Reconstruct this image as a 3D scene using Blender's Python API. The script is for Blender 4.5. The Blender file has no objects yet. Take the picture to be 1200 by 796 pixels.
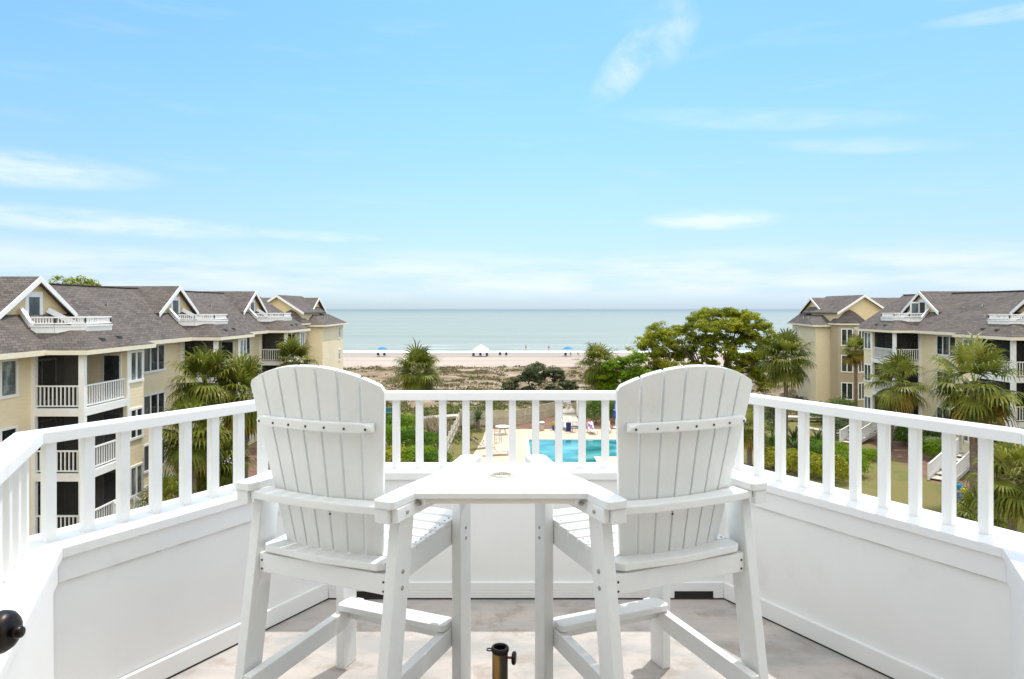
import bpy, bmesh, math, random
from math import sin, cos, tan, pi, radians as R, atan2, sqrt
from mathutils import Vector, Matrix, noise as mnoise

# ------------------------------------------------------------ camera, sky, sun, exposure
SC = bpy.context.scene
COL = SC.collection
EYE = 11.5                 # eye height above the ground
DZ = EYE - 1.486           # level of the roof terrace floor
cam_d = bpy.data.cameras.new('camera')
cam = bpy.data.objects.new('camera', cam_d)
COL.objects.link(cam)
cam.location = (0, 0, EYE)
cam.rotation_euler = (R(90), 0, 0)
cam_d.sensor_width = 36.0
cam_d.lens = 24.0
cam_d.shift_y = -36.0/1200.0
cam_d.clip_start = 0.05
cam_d.clip_end = 100000.0
SC.camera = cam

SUN_EL, SUN_AZ = R(65), R(35)
SUN_STRENGTH = 2.2
SKY_STRENGTH = 0.10
EXPOSURE = 0.64

world = bpy.data.worlds.new('World')
SC.world = world
world.use_nodes = True


class NT:
    """small helper for building node trees"""
    def __init__(s, tree):
        s.t = tree; s.n = tree.nodes; s.l = tree.links
    def node(s, kind, **kw):
        n = s.n.new(kind)
        for k, v in kw.items():
            if hasattr(n, k): setattr(n, k, v)
        return n
    def put(s, sock, val):
        if isinstance(val, bpy.types.NodeSocket): s.l.new(val, sock)
        elif val is not None: sock.default_value = val
    def math(s, op, a, b=None, c=None, clamp=False):
        n = s.n.new('ShaderNodeMath'); n.operation = op; n.use_clamp = clamp
        for i, x in enumerate((a, b, c)):
            if x is not None: s.put(n.inputs[i], x)
        return n.outputs[0]
    def mix(s, fac, a, b):
        n = s.n.new('ShaderNodeMix'); n.data_type = 'RGBA'
        s.put(n.inputs[0], fac); s.put(n.inputs[6], a); s.put(n.inputs[7], b)
        return n.outputs[2]
    def ramp(s, fac, stops):
        n = s.n.new('ShaderNodeValToRGB')
        els = n.color_ramp.elements
        while len(els) < len(stops): els.new(0.5)
        for e, (p, c) in zip(els, stops):
            e.position = p
            e.color = c if len(c) == 4 else (*c, 1)
        s.put(n.inputs[0], fac)
        return n.outputs[0]
    def noise(s, vec, scale, detail=4, rough=0.55):
        n = s.n.new('ShaderNodeTexNoise')
        s.put(n.inputs['Vector'], vec)
        n.inputs['Scale'].default_value = scale
        n.inputs['Detail'].default_value = detail
        n.inputs['Roughness'].default_value = rough
        return n.outputs[0]
    def mapping(s, vec, scale=(1, 1, 1), loc=(0, 0, 0), rot=(0, 0, 0)):
        n = s.n.new('ShaderNodeMapping')
        s.put(n.inputs['Vector'], vec)
        n.inputs['Scale'].default_value = scale
        n.inputs['Location'].default_value = loc
        n.inputs['Rotation'].default_value = rot
        return n.outputs[0]
    def maprange(s, v, a, b, c=0.0, d=1.0, smooth=True):
        n = s.n.new('ShaderNodeMapRange')
        if smooth: n.interpolation_type = 'SMOOTHSTEP'
        s.put(n.inputs[0], v)
        for i, x in zip((1, 2, 3, 4), (a, b, c, d)): n.inputs[i].default_value = x
        return n.outputs[0]


def build_world():
    k = NT(world.node_tree)
    k.n.clear()
    sky = k.n.new('ShaderNodeTexSky')
    sky.sky_type = 'NISHITA'
    sky.sun_disc = False
    sky.sun_elevation = SUN_EL
    sky.sun_rotation = SUN_AZ
    sky.altitude = 10
    sky.air_density = 1.0
    sky.dust_density = 0.35
    sky.ozone_density = 2.2
    tc = k.n.new('ShaderNodeTexCoord')
    d = tc.outputs['Generated']
    sx = k.n.new('ShaderNodeSeparateXYZ'); k.put(sx.inputs[0], d)
    az = k.math('ARCTAN2', sx.outputs[0], sx.outputs[1])
    el = k.math('ARCSINE', sx.outputs[2])
    cx = k.n.new('ShaderNodeCombineXYZ')
    k.put(cx.inputs[0], az); k.put(cx.inputs[1], el)
    ae = cx.outputs[0]
    # streaky cirrus: noise stretched along the horizon
    wisp = k.noise(k.mapping(ae, (3.2, 22, 1), (1.3, 0.2, 0), (0, 0, 0.05)), 1.6, 7, 0.58)
    soft = k.noise(k.mapping(ae, (7, 9, 1), (2.1, 0.7, 0), (0, 0, 0.7)), 1.5, 7, 0.62)
    fine = k.noise(k.mapping(ae, (9, 40, 1), (5.3, 2.2, 0), (0, 0, 0.08)), 1.6, 6, 0.6)
    # low veil of thin cloud above the sea
    veil = k.math('MULTIPLY', k.maprange(el, 0.004, 0.035), k.maprange(el, 0.10, 0.055))
    veil = k.math('MULTIPLY', veil, k.maprange(wisp, 0.32, 0.66, 0.12, 0.62))
    # thin faint streaks higher up
    high = k.math('MULTIPLY', k.maprange(el, 0.07, 0.13), k.maprange(wisp, 0.52, 0.82, 0, 0.13))
    total = k.math('MAXIMUM', veil, high)
    # separate small clouds: azimuth, elevation, half widths, slope, strength
    for a, e, wa, we, sl, st in (   # cirrus tufts use the softer noise
            (-0.64, 0.166, 0.170, 0.024, 0.00, 0.66), (-0.55, 0.108, 0.210, 0.018, -0.02, 0.62),
            (0.285, 0.125, 0.095, 0.016, -0.02, 0.75), (0.180, 0.352, 0.070, 0.040, 0.85, 0.62),
            (0.225, 0.380, 0.045, 0.050, 0.30, 0.45), (0.66, 0.335, 0.12, 0.010, -0.05, 0.50),
            (0.66, 0.365, 0.10, 0.010, -0.02, 0.45), (-0.28, 0.102, 0.10, 0.008, -0.03, 0.55),
            (0.47, 0.21, 0.12, 0.012, -0.1, 0.30), (0.35, 0.255, 0.20, 0.016, -0.10, 0.28)):
        u = k.math('SUBTRACT', az, a)
        v = k.math('SUBTRACT', k.math('SUBTRACT', el, e), k.math('MULTIPLY', u, sl))
        r2 = k.math('ADD', k.math('POWER', k.math('ABSOLUTE', k.math('DIVIDE', u, wa)), 2.0),
                    k.math('POWER', k.math('ABSOLUTE', k.math('DIVIDE', v, we)), 2.0))
        m = k.maprange(r2, 1.3, 0.0, 0, 1)
        n = soft if sl > 0.1 else k.math('ADD', k.math('MULTIPLY', wisp, 0.5), k.math('MULTIPLY', fine, 0.5))
        m = k.math('MULTIPLY', m, k.maprange(n, 0.33, 0.66, 0.05, st))
        total = k.math('MAXIMUM', total, m)
    tinted = k.n.new('ShaderNodeMix'); tinted.data_type = 'RGBA'; tinted.blend_type = 'MULTIPLY'
    tinted.inputs[0].default_value = 1.0
    # clear marine air: less glare at the horizon, cleaner blue
    air = k.ramp(k.math('MULTIPLY', el, 2.0), [(0.0, (0.64, 0.84, 1.24)), (0.10, (0.68, 0.82, 1.04)), (0.20, (0.88, 0.97, 1.03)), (0.32, (0.99, 1.12, 1.09)), (0.54, (1.05, 1.33, 1.27)), (0.85, (1.08, 1.49, 1.40))])
    k.put(tinted.inputs[6], sky.outputs[0]); k.put(tinted.inputs[7], air)
    # unseen bright cloud added for neutral fill, overhead and inland (behind the camera)
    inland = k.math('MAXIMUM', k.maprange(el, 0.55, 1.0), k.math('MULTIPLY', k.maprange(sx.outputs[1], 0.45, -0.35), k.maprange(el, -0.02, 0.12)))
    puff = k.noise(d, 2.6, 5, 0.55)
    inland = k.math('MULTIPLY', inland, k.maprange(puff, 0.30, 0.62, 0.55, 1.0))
    # the sun's side of the sky is a little hazier blue than the raw model
    az_t = k.ramp(k.maprange(az, -0.25, 0.7), [(0.0, (0.97, 0.98, 1.0)), (1.0, (0.84, 0.845, 0.93))])
    t2 = k.n.new('ShaderNodeMix'); t2.data_type = 'RGBA'; t2.blend_type = 'MULTIPLY'; t2.inputs[0].default_value = 1.0
    k.put(t2.inputs[6], tinted.outputs[2]); k.put(t2.inputs[7], az_t)
    col = k.mix(total, t2.outputs[2], CLOUD)
    col = k.mix(inland, col, FILL_CLOUD)
    bg = k.n.new('ShaderNodeBackground')
    bg.inputs['Strength'].default_value = SKY_STRENGTH
    k.put(bg.inputs['Color'], col)
    out = k.n.new('ShaderNodeOutputWorld')
    k.l.new(bg.outputs[0], out.inputs['Surface'])


CLOUD = (6.6, 6.95, 7.1, 1)
FILL_CLOUD = (13.4, 13.6, 13.5, 1)
build_world()

sun_d = bpy.data.lights.new('sun', 'SUN')
sun_d.energy = SUN_STRENGTH
sun_d.angle = R(0.5)
sun_d.color = (1.0, 0.965, 0.915)
sun = bpy.data.objects.new('sun', sun_d)
COL.objects.link(sun)
sun.location = (30, 60, 90)
SUN_DIR = Vector((sin(SUN_AZ)*cos(SUN_EL), cos(SUN_AZ)*cos(SUN_EL), sin(SUN_EL)))
sun.rotation_euler = SUN_DIR.to_track_quat('Z', 'Y').to_euler()

vs = SC.view_settings
vs.view_transform = 'Standard'
vs.look = 'None'
vs.exposure = EXPOSURE
vs.gamma = 1
vs.use_curve_mapping = False
SC.cycles.max_bounces = 10
SC.cycles.diffuse_bounces = 5
SC.cycles.transparent_max_bounces = 12
SC.cycles.use_denoising = True

# ------------------------------------------------------------ materials
MATS = {}


def new_mat(name):
    m = bpy.data.materials.new(name)
    m.use_nodes = True
    k = NT(m.node_tree)
    b = m.node_tree.nodes['Principled BSDF']
    MATS[name] = m
    return m, k, b


def plain(name, color, rough=0.5, var=0.12, scale=4.0, bump=0.0, bscale=60.0, metal=0.0, spec=0.5, coat=0.0, dirt=None, dscale=1.3):
    m, k, b = new_mat(name)
    tc = k.n.new('ShaderNodeTexCoord').outputs['Object']
    n = k.noise(tc, scale, 5, 0.6)
    lo = [max(0, c*(1-var)) for c in color] + [1]
    hi = [min(1, c*(1+var)) for c in color] + [1]
    c = k.ramp(n, [(0.3, lo), (0.7, hi)])
    if dirt:
        dn = k.noise(tc, dscale, 6, 0.65)
        c = k.mix(k.maprange(dn, 0.55, 0.75, 0, dirt[1]), c, (*dirt[0], 1))
    k.put(b.inputs['Base Color'], c)
    k.put(b.inputs['Roughness'], k.maprange(n, 0.3, 0.7, max(0, rough-0.06), min(1, rough+0.06)))
    b.inputs['Metallic'].default_value = metal
    b.inputs['Specular IOR Level'].default_value = spec
    if coat: b.inputs['Coat Weight'].default_value = coat
    if bump:
        bn = k.n.new('ShaderNodeBump'); bn.inputs['Strength'].default_value = bump
        bn.inputs['Distance'].default_value = 0.02
        k.put(bn.inputs['Height'], k.noise(tc, bscale, 5, 0.6))
        k.put(b.inputs['Normal'], bn.outputs[0])
    return m


def leafy(name, stops, rough=0.55, trans=0.38):
    m, k, b = new_mat(name)
    at = k.n.new('ShaderNodeAttribute'); at.attribute_name = 'v'
    tc = k.n.new('ShaderNodeTexCoord').outputs['Object']
    n = k.noise(tc, 0.9, 3, 0.6)
    f = k.math('ADD', k.math('MULTIPLY', at.outputs['Fac'], 0.72), k.math('MULTIPLY', k.math('SUBTRACT', n, 0.5), 0.7), clamp=True)
    f = k.math('ADD', f, 0.14)
    c = k.ramp(f, stops)
    k.put(b.inputs['Base Color'], c)
    b.inputs['Roughness'].default_value = rough
    b.inputs['Specular IOR Level'].default_value = 0.16
    tr = k.n.new('ShaderNodeBsdfTranslucent')
    k.put(tr.inputs['Color'], c)
    mx = k.n.new('ShaderNodeMixShader'); mx.inputs[0].default_value = trans
    k.l.new(b.outputs[0], mx.inputs[1]); k.l.new(tr.outputs[0], mx.inputs[2])
    k.l.new(mx.outputs[0], k.n['Material Output'].inputs['Surface'])
    return m


WHITE = plain('white_trim_paint', (0.80, 0.80, 0.785), 0.45, 0.03, 3, 0.06, 30, dirt=((0.66, 0.64, 0.59), 0.35))
DECKWHITE = plain('white_terrace_paint', (0.82, 0.82, 0.81), 0.42, 0.025, 2.2, 0.05, 22, dirt=((0.63, 0.62, 0.59), 0.45), dscale=2.6)
POLY = plain('white_poly_lumber', (0.80, 0.805, 0.79), 0.42, 0.03, 6, 0.10, 70, dirt=((0.66, 0.655, 0.62), 0.35), dscale=5.0)
CREAM = plain('cream_trim', (0.72, 0.66, 0.52), 0.55, 0.04, 2)
BOLT = plain('dark_screw_steel', (0.06, 0.06, 0.055), 0.4, 0.2, 20, metal=0.7)
STEEL = plain('galvanised_bolt', (0.45, 0.43, 0.39), 0.35, 0.2, 20, metal=0.9)
DARK = plain('dark_interior', (0.035, 0.033, 0.032), 0.7, 0.3, 1.0)
INTER = plain('porch_shade_brown', (0.16, 0.14, 0.12), 0.8, 0.1, 1.0)
BLACKM = plain('oiled_bronze', (0.018, 0.013, 0.011), 0.32, 0.25, 12, metal=0.55)
GAPM = plain('dark_gap_shade', (0.03, 0.028, 0.025), 0.9, 0.3, 8)


def siding(name, color, pitch=0.18):
    m, k, b = new_mat(name)
    tc = k.n.new('ShaderNodeTexCoord').outputs['Object']
    n = k.noise(tc, 0.35, 5, 0.6)
    n2 = k.noise(k.mapping(tc, (1.5, 1.5, 9)), 1.2, 4, 0.6)
    f = k.math('ADD', k.math('MULTIPLY', n, 0.6), k.math('MULTIPLY', n2, 0.4))
    c = k.ramp(f, [(0.3, [x*0.88 for x in color]), (0.7, [min(1, x*1.08) for x in color])])
    k.put(b.inputs['Base Color'], c)
    b.inputs['Roughness'].default_value = 0.65
    s = k.n.new('ShaderNodeSeparateXYZ'); k.put(s.inputs[0], tc)
    saw = k.math('FRACT', k.math('DIVIDE', s.outputs[2], pitch))
    bn = k.n.new('ShaderNodeBump'); bn.inputs['Strength'].default_value = 0.5; bn.inputs['Distance'].default_value = 0.015
    k.put(bn.inputs['Height'], k.math('SUBTRACT', 1.0, saw))
    k.put(b.inputs['Normal'], bn.outputs[0])
    return m


TAN = siding('tan_clapboard', (0.78, 0.675, 0.46))
GOLD = siding('gable_board_siding', (0.70, 0.56, 0.33))
TAUPE = siding('taupe_clapboard', (0.42, 0.345, 0.23))


def shingle(name, color):
    m, k, b = new_mat(name)
    tc = k.n.new('ShaderNodeTexCoord').outputs['Object']
    s = k.n.new('ShaderNodeSeparateXYZ'); k.put(s.inputs[0], tc)
    cx = k.n.new('ShaderNodeCombineXYZ')
    k.put(cx.inputs[0], k.math('ADD', s.outputs[0], s.outputs[1]))
    k.put(cx.inputs[1], k.math('MULTIPLY', s.outputs[2], 1.8))
    br = k.n.new('ShaderNodeTexBrick')
    k.put(br.inputs['Vector'], cx.outputs[0])
    br.inputs['Scale'].default_value = 1.0
    br.inputs['Brick Width'].default_value = 0.42
    br.inputs['Row Height'].default_value = 0.2
    br.inputs['Mortar Size'].default_value = 0.018
    br.inputs['Mortar Smooth'].default_value = 0.3
    br.inputs['Color1'].default_value = (*[x*0.70 for x in color], 1)
    br.inputs['Color2'].default_value = (*[x*1.32 for x in color], 1)
    br.inputs['Mortar'].default_value = (*[x*0.36 for x in color], 1)
    n = k.noise(tc, 0.5, 6, 0.65)
    n2 = k.noise(tc, 9, 3, 0.6)
    c = k.mix(k.maprange(n, 0.35, 0.7, 0, 0.5), br.outputs[0], (color[0]*1.35, color[1]*1.28, color[2]*1.2, 1))
    c = k.mix(k.maprange(n2, 0.45, 0.75, 0, 0.4), c, (color[0]*0.55, color[1]*0.55, color[2]*0.56, 1))
    k.put(b.inputs['Base Color'], c)
    b.inputs['Roughness'].default_value = 0.85
    b.inputs['Specular IOR Level'].default_value = 0.25
    bn = k.n.new('ShaderNodeBump'); bn.inputs['Strength'].default_value = 0.5; bn.inputs['Distance'].default_value = 0.02
    k.put(bn.inputs['Height'], br.outputs['Fac']); bn.invert = True
    k.put(b.inputs['Normal'], bn.outputs[0])
    return m


ROOF = shingle('weathered_shingles', (0.110, 0.093, 0.084))


def glass(name, color=(0.03, 0.04, 0.04)):
    m, k, b = new_mat(name)
    tc = k.n.new('ShaderNodeTexCoord').outputs['Object']
    n = k.noise(k.mapping(tc, (0.8, 0.8, 0.5)), 1.7, 4, 0.6)
    c = k.ramp(n, [(0.35, [x*0.4 for x in color]), (0.55, color), (0.75, [x*3.2 for x in color])])
    k.put(b.inputs['Base Color'], c)
    b.inputs['Roughness'].default_value = 0.06
    b.inputs['Specular IOR Level'].default_value = 0.7
    return m


PANE = glass('window_glass')
PANEB = glass('sky_reflection_glass', (0.14, 0.17, 0.17))  # lighter base colour stands in for sky reflected in some panes


def screen_mat():
    m, k, b = new_mat('insect_screen')
    b.inputs['Base Color'].default_value = (0.006, 0.006, 0.007, 1)
    b.inputs['Roughness'].default_value = 0.8
    tr = k.n.new('ShaderNodeBsdfTransparent')
    mx = k.n.new('ShaderNodeMixShader'); mx.inputs[0].default_value = 0.42
    k.l.new(b.outputs[0], mx.inputs[1]); k.l.new(tr.outputs[0], mx.inputs[2])
    k.l.new(mx.outputs[0], k.n['Material Output'].inputs['Surface'])
    return m


SCREEN = screen_mat()

# ------------------------------------------------------------ geometry helpers


class MB:
    """collects faces and links them as one mesh object"""
    def __init__(s, T=None):
        s.v = []; s.f = []; s.c = []; s.T = T
    def add(s, vs_, fs, c=0.5):
        o = len(s.v)
        if s.T: s.v.extend([s.T(p) for p in vs_])
        else: s.v.extend([tuple(p) for p in vs_])
        s.f.extend([tuple(i+o for i in f) for f in fs])
        s.c.extend([c]*len(fs))
        return s
    def box(s, x0, x1, y0, y1, z0, z1, c=0.5):
        return s.add([(x0, y0, z0), (x1, y0, z0), (x1, y1, z0), (x0, y1, z0), (x0, y0, z1), (x1, y0, z1), (x1, y1, z1), (x0, y1, z1)],
                     [(0, 3, 2, 1), (4, 5, 6, 7), (0, 1, 5, 4), (1, 2, 6, 5), (2, 3, 7, 6), (3, 0, 4, 7)], c)
    def prism(s, poly, z0, z1, c=0.5):
        n = len(poly)
        vs_ = [(p[0], p[1], z0) for p in poly] + [(p[0], p[1], z1) for p in poly]
        return s.add(vs_, [tuple(reversed(range(n))), tuple(range(n, 2*n))] + [(i, (i+1) % n, n+(i+1) % n, n+i) for i in range(n)], c)
    def extr(s, poly, vec, c=0.5):
        n = len(poly); vec = Vector(vec)
        vs_ = [tuple(p) for p in poly] + [tuple(Vector(p)+vec) for p in poly]
        return s.add(vs_, [tuple(reversed(range(n))), tuple(range(n, 2*n))] + [(i, (i+1) % n, n+(i+1) % n, n+i) for i in range(n)], c)
    def bar(s, p, q, w, h, up=(0, 0, 1), c=0.5):
        p, q = Vector(p), Vector(q)
        d = (q-p).normalized(); u = Vector(up)
        a = d.cross(u)
        if a.length < 1e-4: a = d.cross(Vector((0, 1, 0)))
        a.normalize(); b = a.cross(d).normalized()
        a *= w/2; b *= h/2
        vs_ = [p-a-b, p+a-b, p+a+b, p-a+b, q-a-b, q+a-b, q+a+b, q-a+b]
        return s.add([tuple(x) for x in vs_], [(0, 1, 2, 3), (4, 7, 6, 5), (0, 4, 5, 1), (1, 5, 6, 2), (2, 6, 7, 3), (3, 7, 4, 0)], c)
    def tube(s, pts, radii, n=8, c=0.5):
        pts = [Vector(p) for p in pts]
        if not hasattr(radii, '__len__'): radii = [radii]*len(pts)
        vs_ = []; fs = []
        for i, p in enumerate(pts):
            d = (pts[min(i+1, len(pts)-1)] - pts[max(i-1, 0)])
            d = d.normalized() if d.length > 0 else Vector((0, 0, 1))
            a = d.cross(Vector((0.13, 0.05, 1))) if abs(d.z) < 0.95 else d.cross(Vector((1, 0.1, 0)))
            a.normalize(); b = d.cross(a)
            for j in range(n):
                t = 2*pi*j/n
                vs_.append(tuple(p + (a*cos(t)+b*sin(t))*radii[i]))
        for i in range(len(pts)-1):
            for j in range(n):
                fs.append((i*n+j, i*n+(j+1) % n, (i+1)*n+(j+1) % n, (i+1)*n+j))
        fs.append(tuple(reversed(range(n)))); fs.append(tuple(range((len(pts)-1)*n, len(pts)*n)))
        return s.add(vs_, fs, c)
    def lathe(s, prof, n=24, o=(0, 0, 0), axis=None, c=0.5):
        """profile of (r, z); closed where r is 0; axis turns local z"""
        M = Matrix.Identity(3) if axis is None else Vector(axis).to_track_quat('Z', 'Y').to_matrix()
        O = Vector(o); vs_ = []; fs = []
        for r, z in prof:
            for j in range(n):
                t = 2*pi*j/n
                vs_.append(tuple(O + M @ Vector((r*cos(t), r*sin(t), z))))
        for i in range(len(prof)-1):
            for j in range(n):
                fs.append((i*n+j, i*n+(j+1) % n, (i+1)*n+(j+1) % n, (i+1)*n+j))
        return s.add(vs_, fs, c)
    def hull(s, pts, c=0.5):
        bm = bmesh.new()
        for p in pts: bm.verts.new(p)
        r = bmesh.ops.convex_hull(bm, input=bm.verts)
        bmesh.ops.delete(bm, geom=[v for v in bm.verts if not v.link_faces], context='VERTS')
        bmesh.ops.dissolve_limit(bm, angle_limit=0.01, verts=bm.verts, edges=bm.edges)
        bm.verts.index_update()
        s.add([tuple(v.co) for v in bm.verts], [tuple(v.index for v in f.verts) for f in bm.faces], c)
        bm.free()
        return s
    def build(s, name, mat, parent=None, origin=None, smooth=False, bevel=0.0, attr=False, recalc=True, seg=1):
        root = parent
        while root is not None and root.parent is not None: root = root.parent
        o = Vector(root.location) if root is not None else Vector(origin or (0, 0, 0))
        me = bpy.data.meshes.new(name)
        me.from_pydata([(p[0]-o.x, p[1]-o.y, p[2]-o.z) for p in s.v], [], s.f)
        if recalc or bevel:
            bm = bmesh.new(); bm.from_mesh(me)
            if recalc: bmesh.ops.recalc_face_normals(bm, faces=bm.faces)
            if bevel:
                es = [e for e in bm.edges if len(e.link_faces) == 2 and e.calc_face_angle(0) > 0.5]
                bmesh.ops.bevel(bm, geom=es, offset=bevel, segments=seg, profile=0.6, affect='EDGES', clamp_overlap=True)
            bm.to_mesh(me); bm.free()
        if attr:
            a = me.attributes.new('v', 'FLOAT', 'FACE')
            a.data.foreach_set('value', s.c)
        if smooth:
            me.polygons.foreach_set('use_smooth', [True]*len(me.polygons))
        me.materials.append(mat)
        ob = bpy.data.objects.new(name, me)
        COL.objects.link(ob)
        if parent is not None: ob.parent = parent
        elif origin is not None: ob.location = o
        return ob


def tag(o, label, cat, group=None, kind=None):
    if label: o['label'] = label
    if cat: o['category'] = cat
    if group: o['group'] = group
    if kind: o['kind'] = kind
    return o


def thing(name, loc, label, cat, group=None):
    o = bpy.data.objects.new(name, None)
    o.empty_display_size = 0.2
    o.location = loc
    COL.objects.link(o)
    return tag(o, label, cat, group)


def struct(o):
    o['kind'] = 'structure'
    return o


def copy_tree(o, parent=None):
    c = o.copy()
    COL.objects.link(c)
    if parent is not None: c.parent = parent
    for ch in [x for x in SC.objects if x.parent == o]:
        copy_tree(ch, c)
    return c


def at(px, Z, py=None, z=None):
    """world point for a column of the photograph at a depth"""
    return ((px-600)*Z/800.0, Z, z if z is not None else (EYE-(py-362)*Z/800.0 if py is not None else 0.0))

# ------------------------------------------------------------ ground, beach, sea


def ground_mats():
    # rough coastal ground: sand, dry grass, leaf litter
    m, k, b = new_mat('coastal_ground')
    tc = k.n.new('ShaderNodeTexCoord').outputs['Object']
    n1 = k.noise(tc, 0.09, 6, 0.6); n2 = k.noise(tc, 1.1, 6, 0.7); n3 = k.noise(tc, 7, 4, 0.7)
    c = k.ramp(n1, [(0.36, (0.40, 0.32, 0.21)), (0.5, (0.22, 0.20, 0.085)), (0.66, (0.13, 0.15, 0.05))])
    c = k.mix(k.maprange(n2, 0.42, 0.7, 0, 0.75), c, (0.25, 0.18, 0.10, 1))
    c = k.mix(k.maprange(n3, 0.5, 0.75, 0, 0.5), c, (0.08, 0.075, 0.03, 1))
    k.put(b.inputs['Base Color'], c); b.inputs['Roughness'].default_value = 0.95
    b.inputs['Specular IOR Level'].default_value = 0.1
    # dune sand with old footprints
    m, k, b = new_mat('beach_sand')
    tc = k.n.new('ShaderNodeTexCoord').outputs['Object']
    n1 = k.noise(k.mapping(tc, (0.03, 0.2, 1)), 1, 6, 0.65); n2 = k.noise(tc, 0.9, 5, 0.7)
    c = k.ramp(n1, [(0.3, (0.33, 0.27, 0.22)), (0.5, (0.40, 0.335, 0.285)), (0.7, (0.46, 0.395, 0.34))])
    c = k.mix(k.maprange(n2, 0.5, 0.75, 0, 0.4), c, (0.28, 0.225, 0.175, 1))
    k.put(b.inputs['Base Color'], c); b.inputs['Roughness'].default_value = 0.95
    b.inputs['Specular IOR Level'].default_value = 0.1
    m, k, b = new_mat('dune_sand')
    tc = k.n.new('ShaderNodeTexCoord').outputs['Object']
    n1 = k.noise(k.mapping(tc, (0.16, 0.35, 1)), 1, 6, 0.65); n2 = k.noise(tc, 2.2, 5, 0.7)
    c = k.ramp(n1, [(0.36, (0.17, 0.125, 0.08)), (0.5, (0.27, 0.205, 0.14)), (0.62, (0.38, 0.31, 0.245))])
    c = k.mix(k.maprange(n2, 0.48, 0.75, 0, 0.5), c, (0.14, 0.11, 0.06, 1))
    k.put(b.inputs['Base Color'], c); b.inputs['Roughness'].default_value = 0.95
    b.inputs['Specular IOR Level'].default_value = 0.1
    # wet sand
    m, k, b = new_mat('wet_sand')
    tc = k.n.new('ShaderNodeTexCoord').outputs['Object']
    n1 = k.noise(k.mapping(tc, (0.02, 0.25, 1)), 1, 6, 0.6)
    c = k.ramp(n1, [(0.35, (0.27, 0.205, 0.15)), (0.65, (0.37, 0.295, 0.23))])
    k.put(b.inputs['Base Color'], c); b.inputs['Roughness'].default_value = 0.5
    # sea water
    m, k, b = new_mat('sea_water')
    tc = k.n.new('ShaderNodeTexCoord').outputs['Object']
    s = k.n.new('ShaderNodeSeparateXYZ'); k.put(s.inputs[0], tc)
    n1 = k.noise(k.mapping(tc, (0.004, 0.03, 1)), 1, 6, 0.65)
    n2 = k.noise(k.mapping(tc, (0.012, 0.06, 1), (3, 9, 0)), 1, 7, 0.7)
    base = k.ramp(n1, [(0.3, (0.22, 0.245, 0.20)), (0.7, (0.295, 0.31, 0.255))])
    far = k.maprange(s.outputs[1], 300, 4000)
    base = k.mix(far, base, (0.155, 0.185, 0.18, 1))
    # scattered small whitecaps
    capn = k.noise(k.mapping(tc, (0.02, 0.09, 1), (1, 4, 0)), 1, 3, 0.5)
    base = k.mix(k.maprange(capn, 0.735, 0.77, 0, 0.6), base, (0.75, 0.78, 0.77, 1))
    k.put(b.inputs['Base Color'], base)
    b.inputs['Roughness'].default_value = 0.34
    b.inputs['IOR'].default_value = 1.33
    b.inputs['Specular IOR Level'].default_value = 0.36
    bn = k.n.new('ShaderNodeBump'); bn.inputs['Strength'].default_value = 0.9; bn.inputs['Distance'].default_value = 1.2
    k.put(bn.inputs['Height'], n2); k.put(b.inputs['Normal'], bn.outputs[0])
    # surf foam
    m, k, b = new_mat('surf_foam')
    tc = k.n.new('ShaderNodeTexCoord').outputs['Object']
    n1 = k.noise(k.mapping(tc, (0.06, 0.35, 1)), 1, 6, 0.7)
    k.put(b.inputs['Base Color'], k.ramp(n1, [(0.35, (0.55, 0.56, 0.54)), (0.55, (0.8, 0.8, 0.78))]))
    b.inputs['Roughness'].default_value = 0.7
    # lawn
    m, k, b = new_mat('lawn')
    tc = k.n.new('ShaderNodeTexCoord').outputs['Object']
    n1 = k.noise(tc, 0.35, 6, 0.65); n2 = k.noise(tc, 9, 4, 0.7)
    c = k.ramp(n1, [(0.32, (0.21, 0.165, 0.075)), (0.5, (0.19, 0.17, 0.065)), (0.68, (0.115, 0.14, 0.04))])
    c = k.mix(k.maprange(n2, 0.4, 0.75, 0, 0.6), c, (0.09, 0.085, 0.03, 1))
    k.put(b.inputs['Base Color'], c); b.inputs['Roughness'].default_value = 0.95
    b.inputs['Specular IOR Level'].default_value = 0.1
    # pine straw mulch
    m, k, b = new_mat('pine_straw_mulch')
    tc = k.n.new('ShaderNodeTexCoord').outputs['Object']
    n1 = k.noise(tc, 0.7, 5, 0.65); n2 = k.noise(tc, 14, 4, 0.75)
    c = k.ramp(n1, [(0.3, (0.125, 0.066, 0.042)), (0.7, (0.235, 0.135, 0.085))])
    c = k.mix(k.maprange(n2, 0.45, 0.75, 0, 0.6), c, (0.06, 0.035, 0.025, 1))
    k.put(b.inputs['Base Color'], c); b.inputs['Roughness'].default_value = 0.95
    # pool paving
    m, k, b = new_mat('pool_paving')
    tc = k.n.new('ShaderNodeTexCoord').outputs['Object']
    n1 = k.noise(tc, 0.5, 6, 0.6); n2 = k.noise(tc, 22, 3, 0.6)
    c = k.ramp(n1, [(0.3, (0.48, 0.395, 0.285)), (0.7, (0.58, 0.48, 0.35))])
    c = k.mix(k.maprange(n2, 0.5, 0.8, 0, 0.3), c, (0.36, 0.29, 0.21, 1))
    k.put(b.inputs['Base Color'], c); b.inputs['Roughness'].default_value = 0.85
    # pool water; noise patches put its reflections into the base colour
    m, k, b = new_mat('pool_water')
    tc = k.n.new('ShaderNodeTexCoord').outputs['Object']
    n1 = k.noise(k.mapping(tc, (0.35, 0.5, 1)), 1, 3, 0.5)
    k.put(b.inputs['Base Color'], k.ramp(n1, [(0.36, (0.012, 0.15, 0.165)), (0.5, (0.045, 0.265, 0.28)), (0.66, (0.14, 0.39, 0.40))]))
    b.inputs['Roughness'].default_value = 0.05
    b.inputs['IOR'].default_value = 1.33
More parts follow.
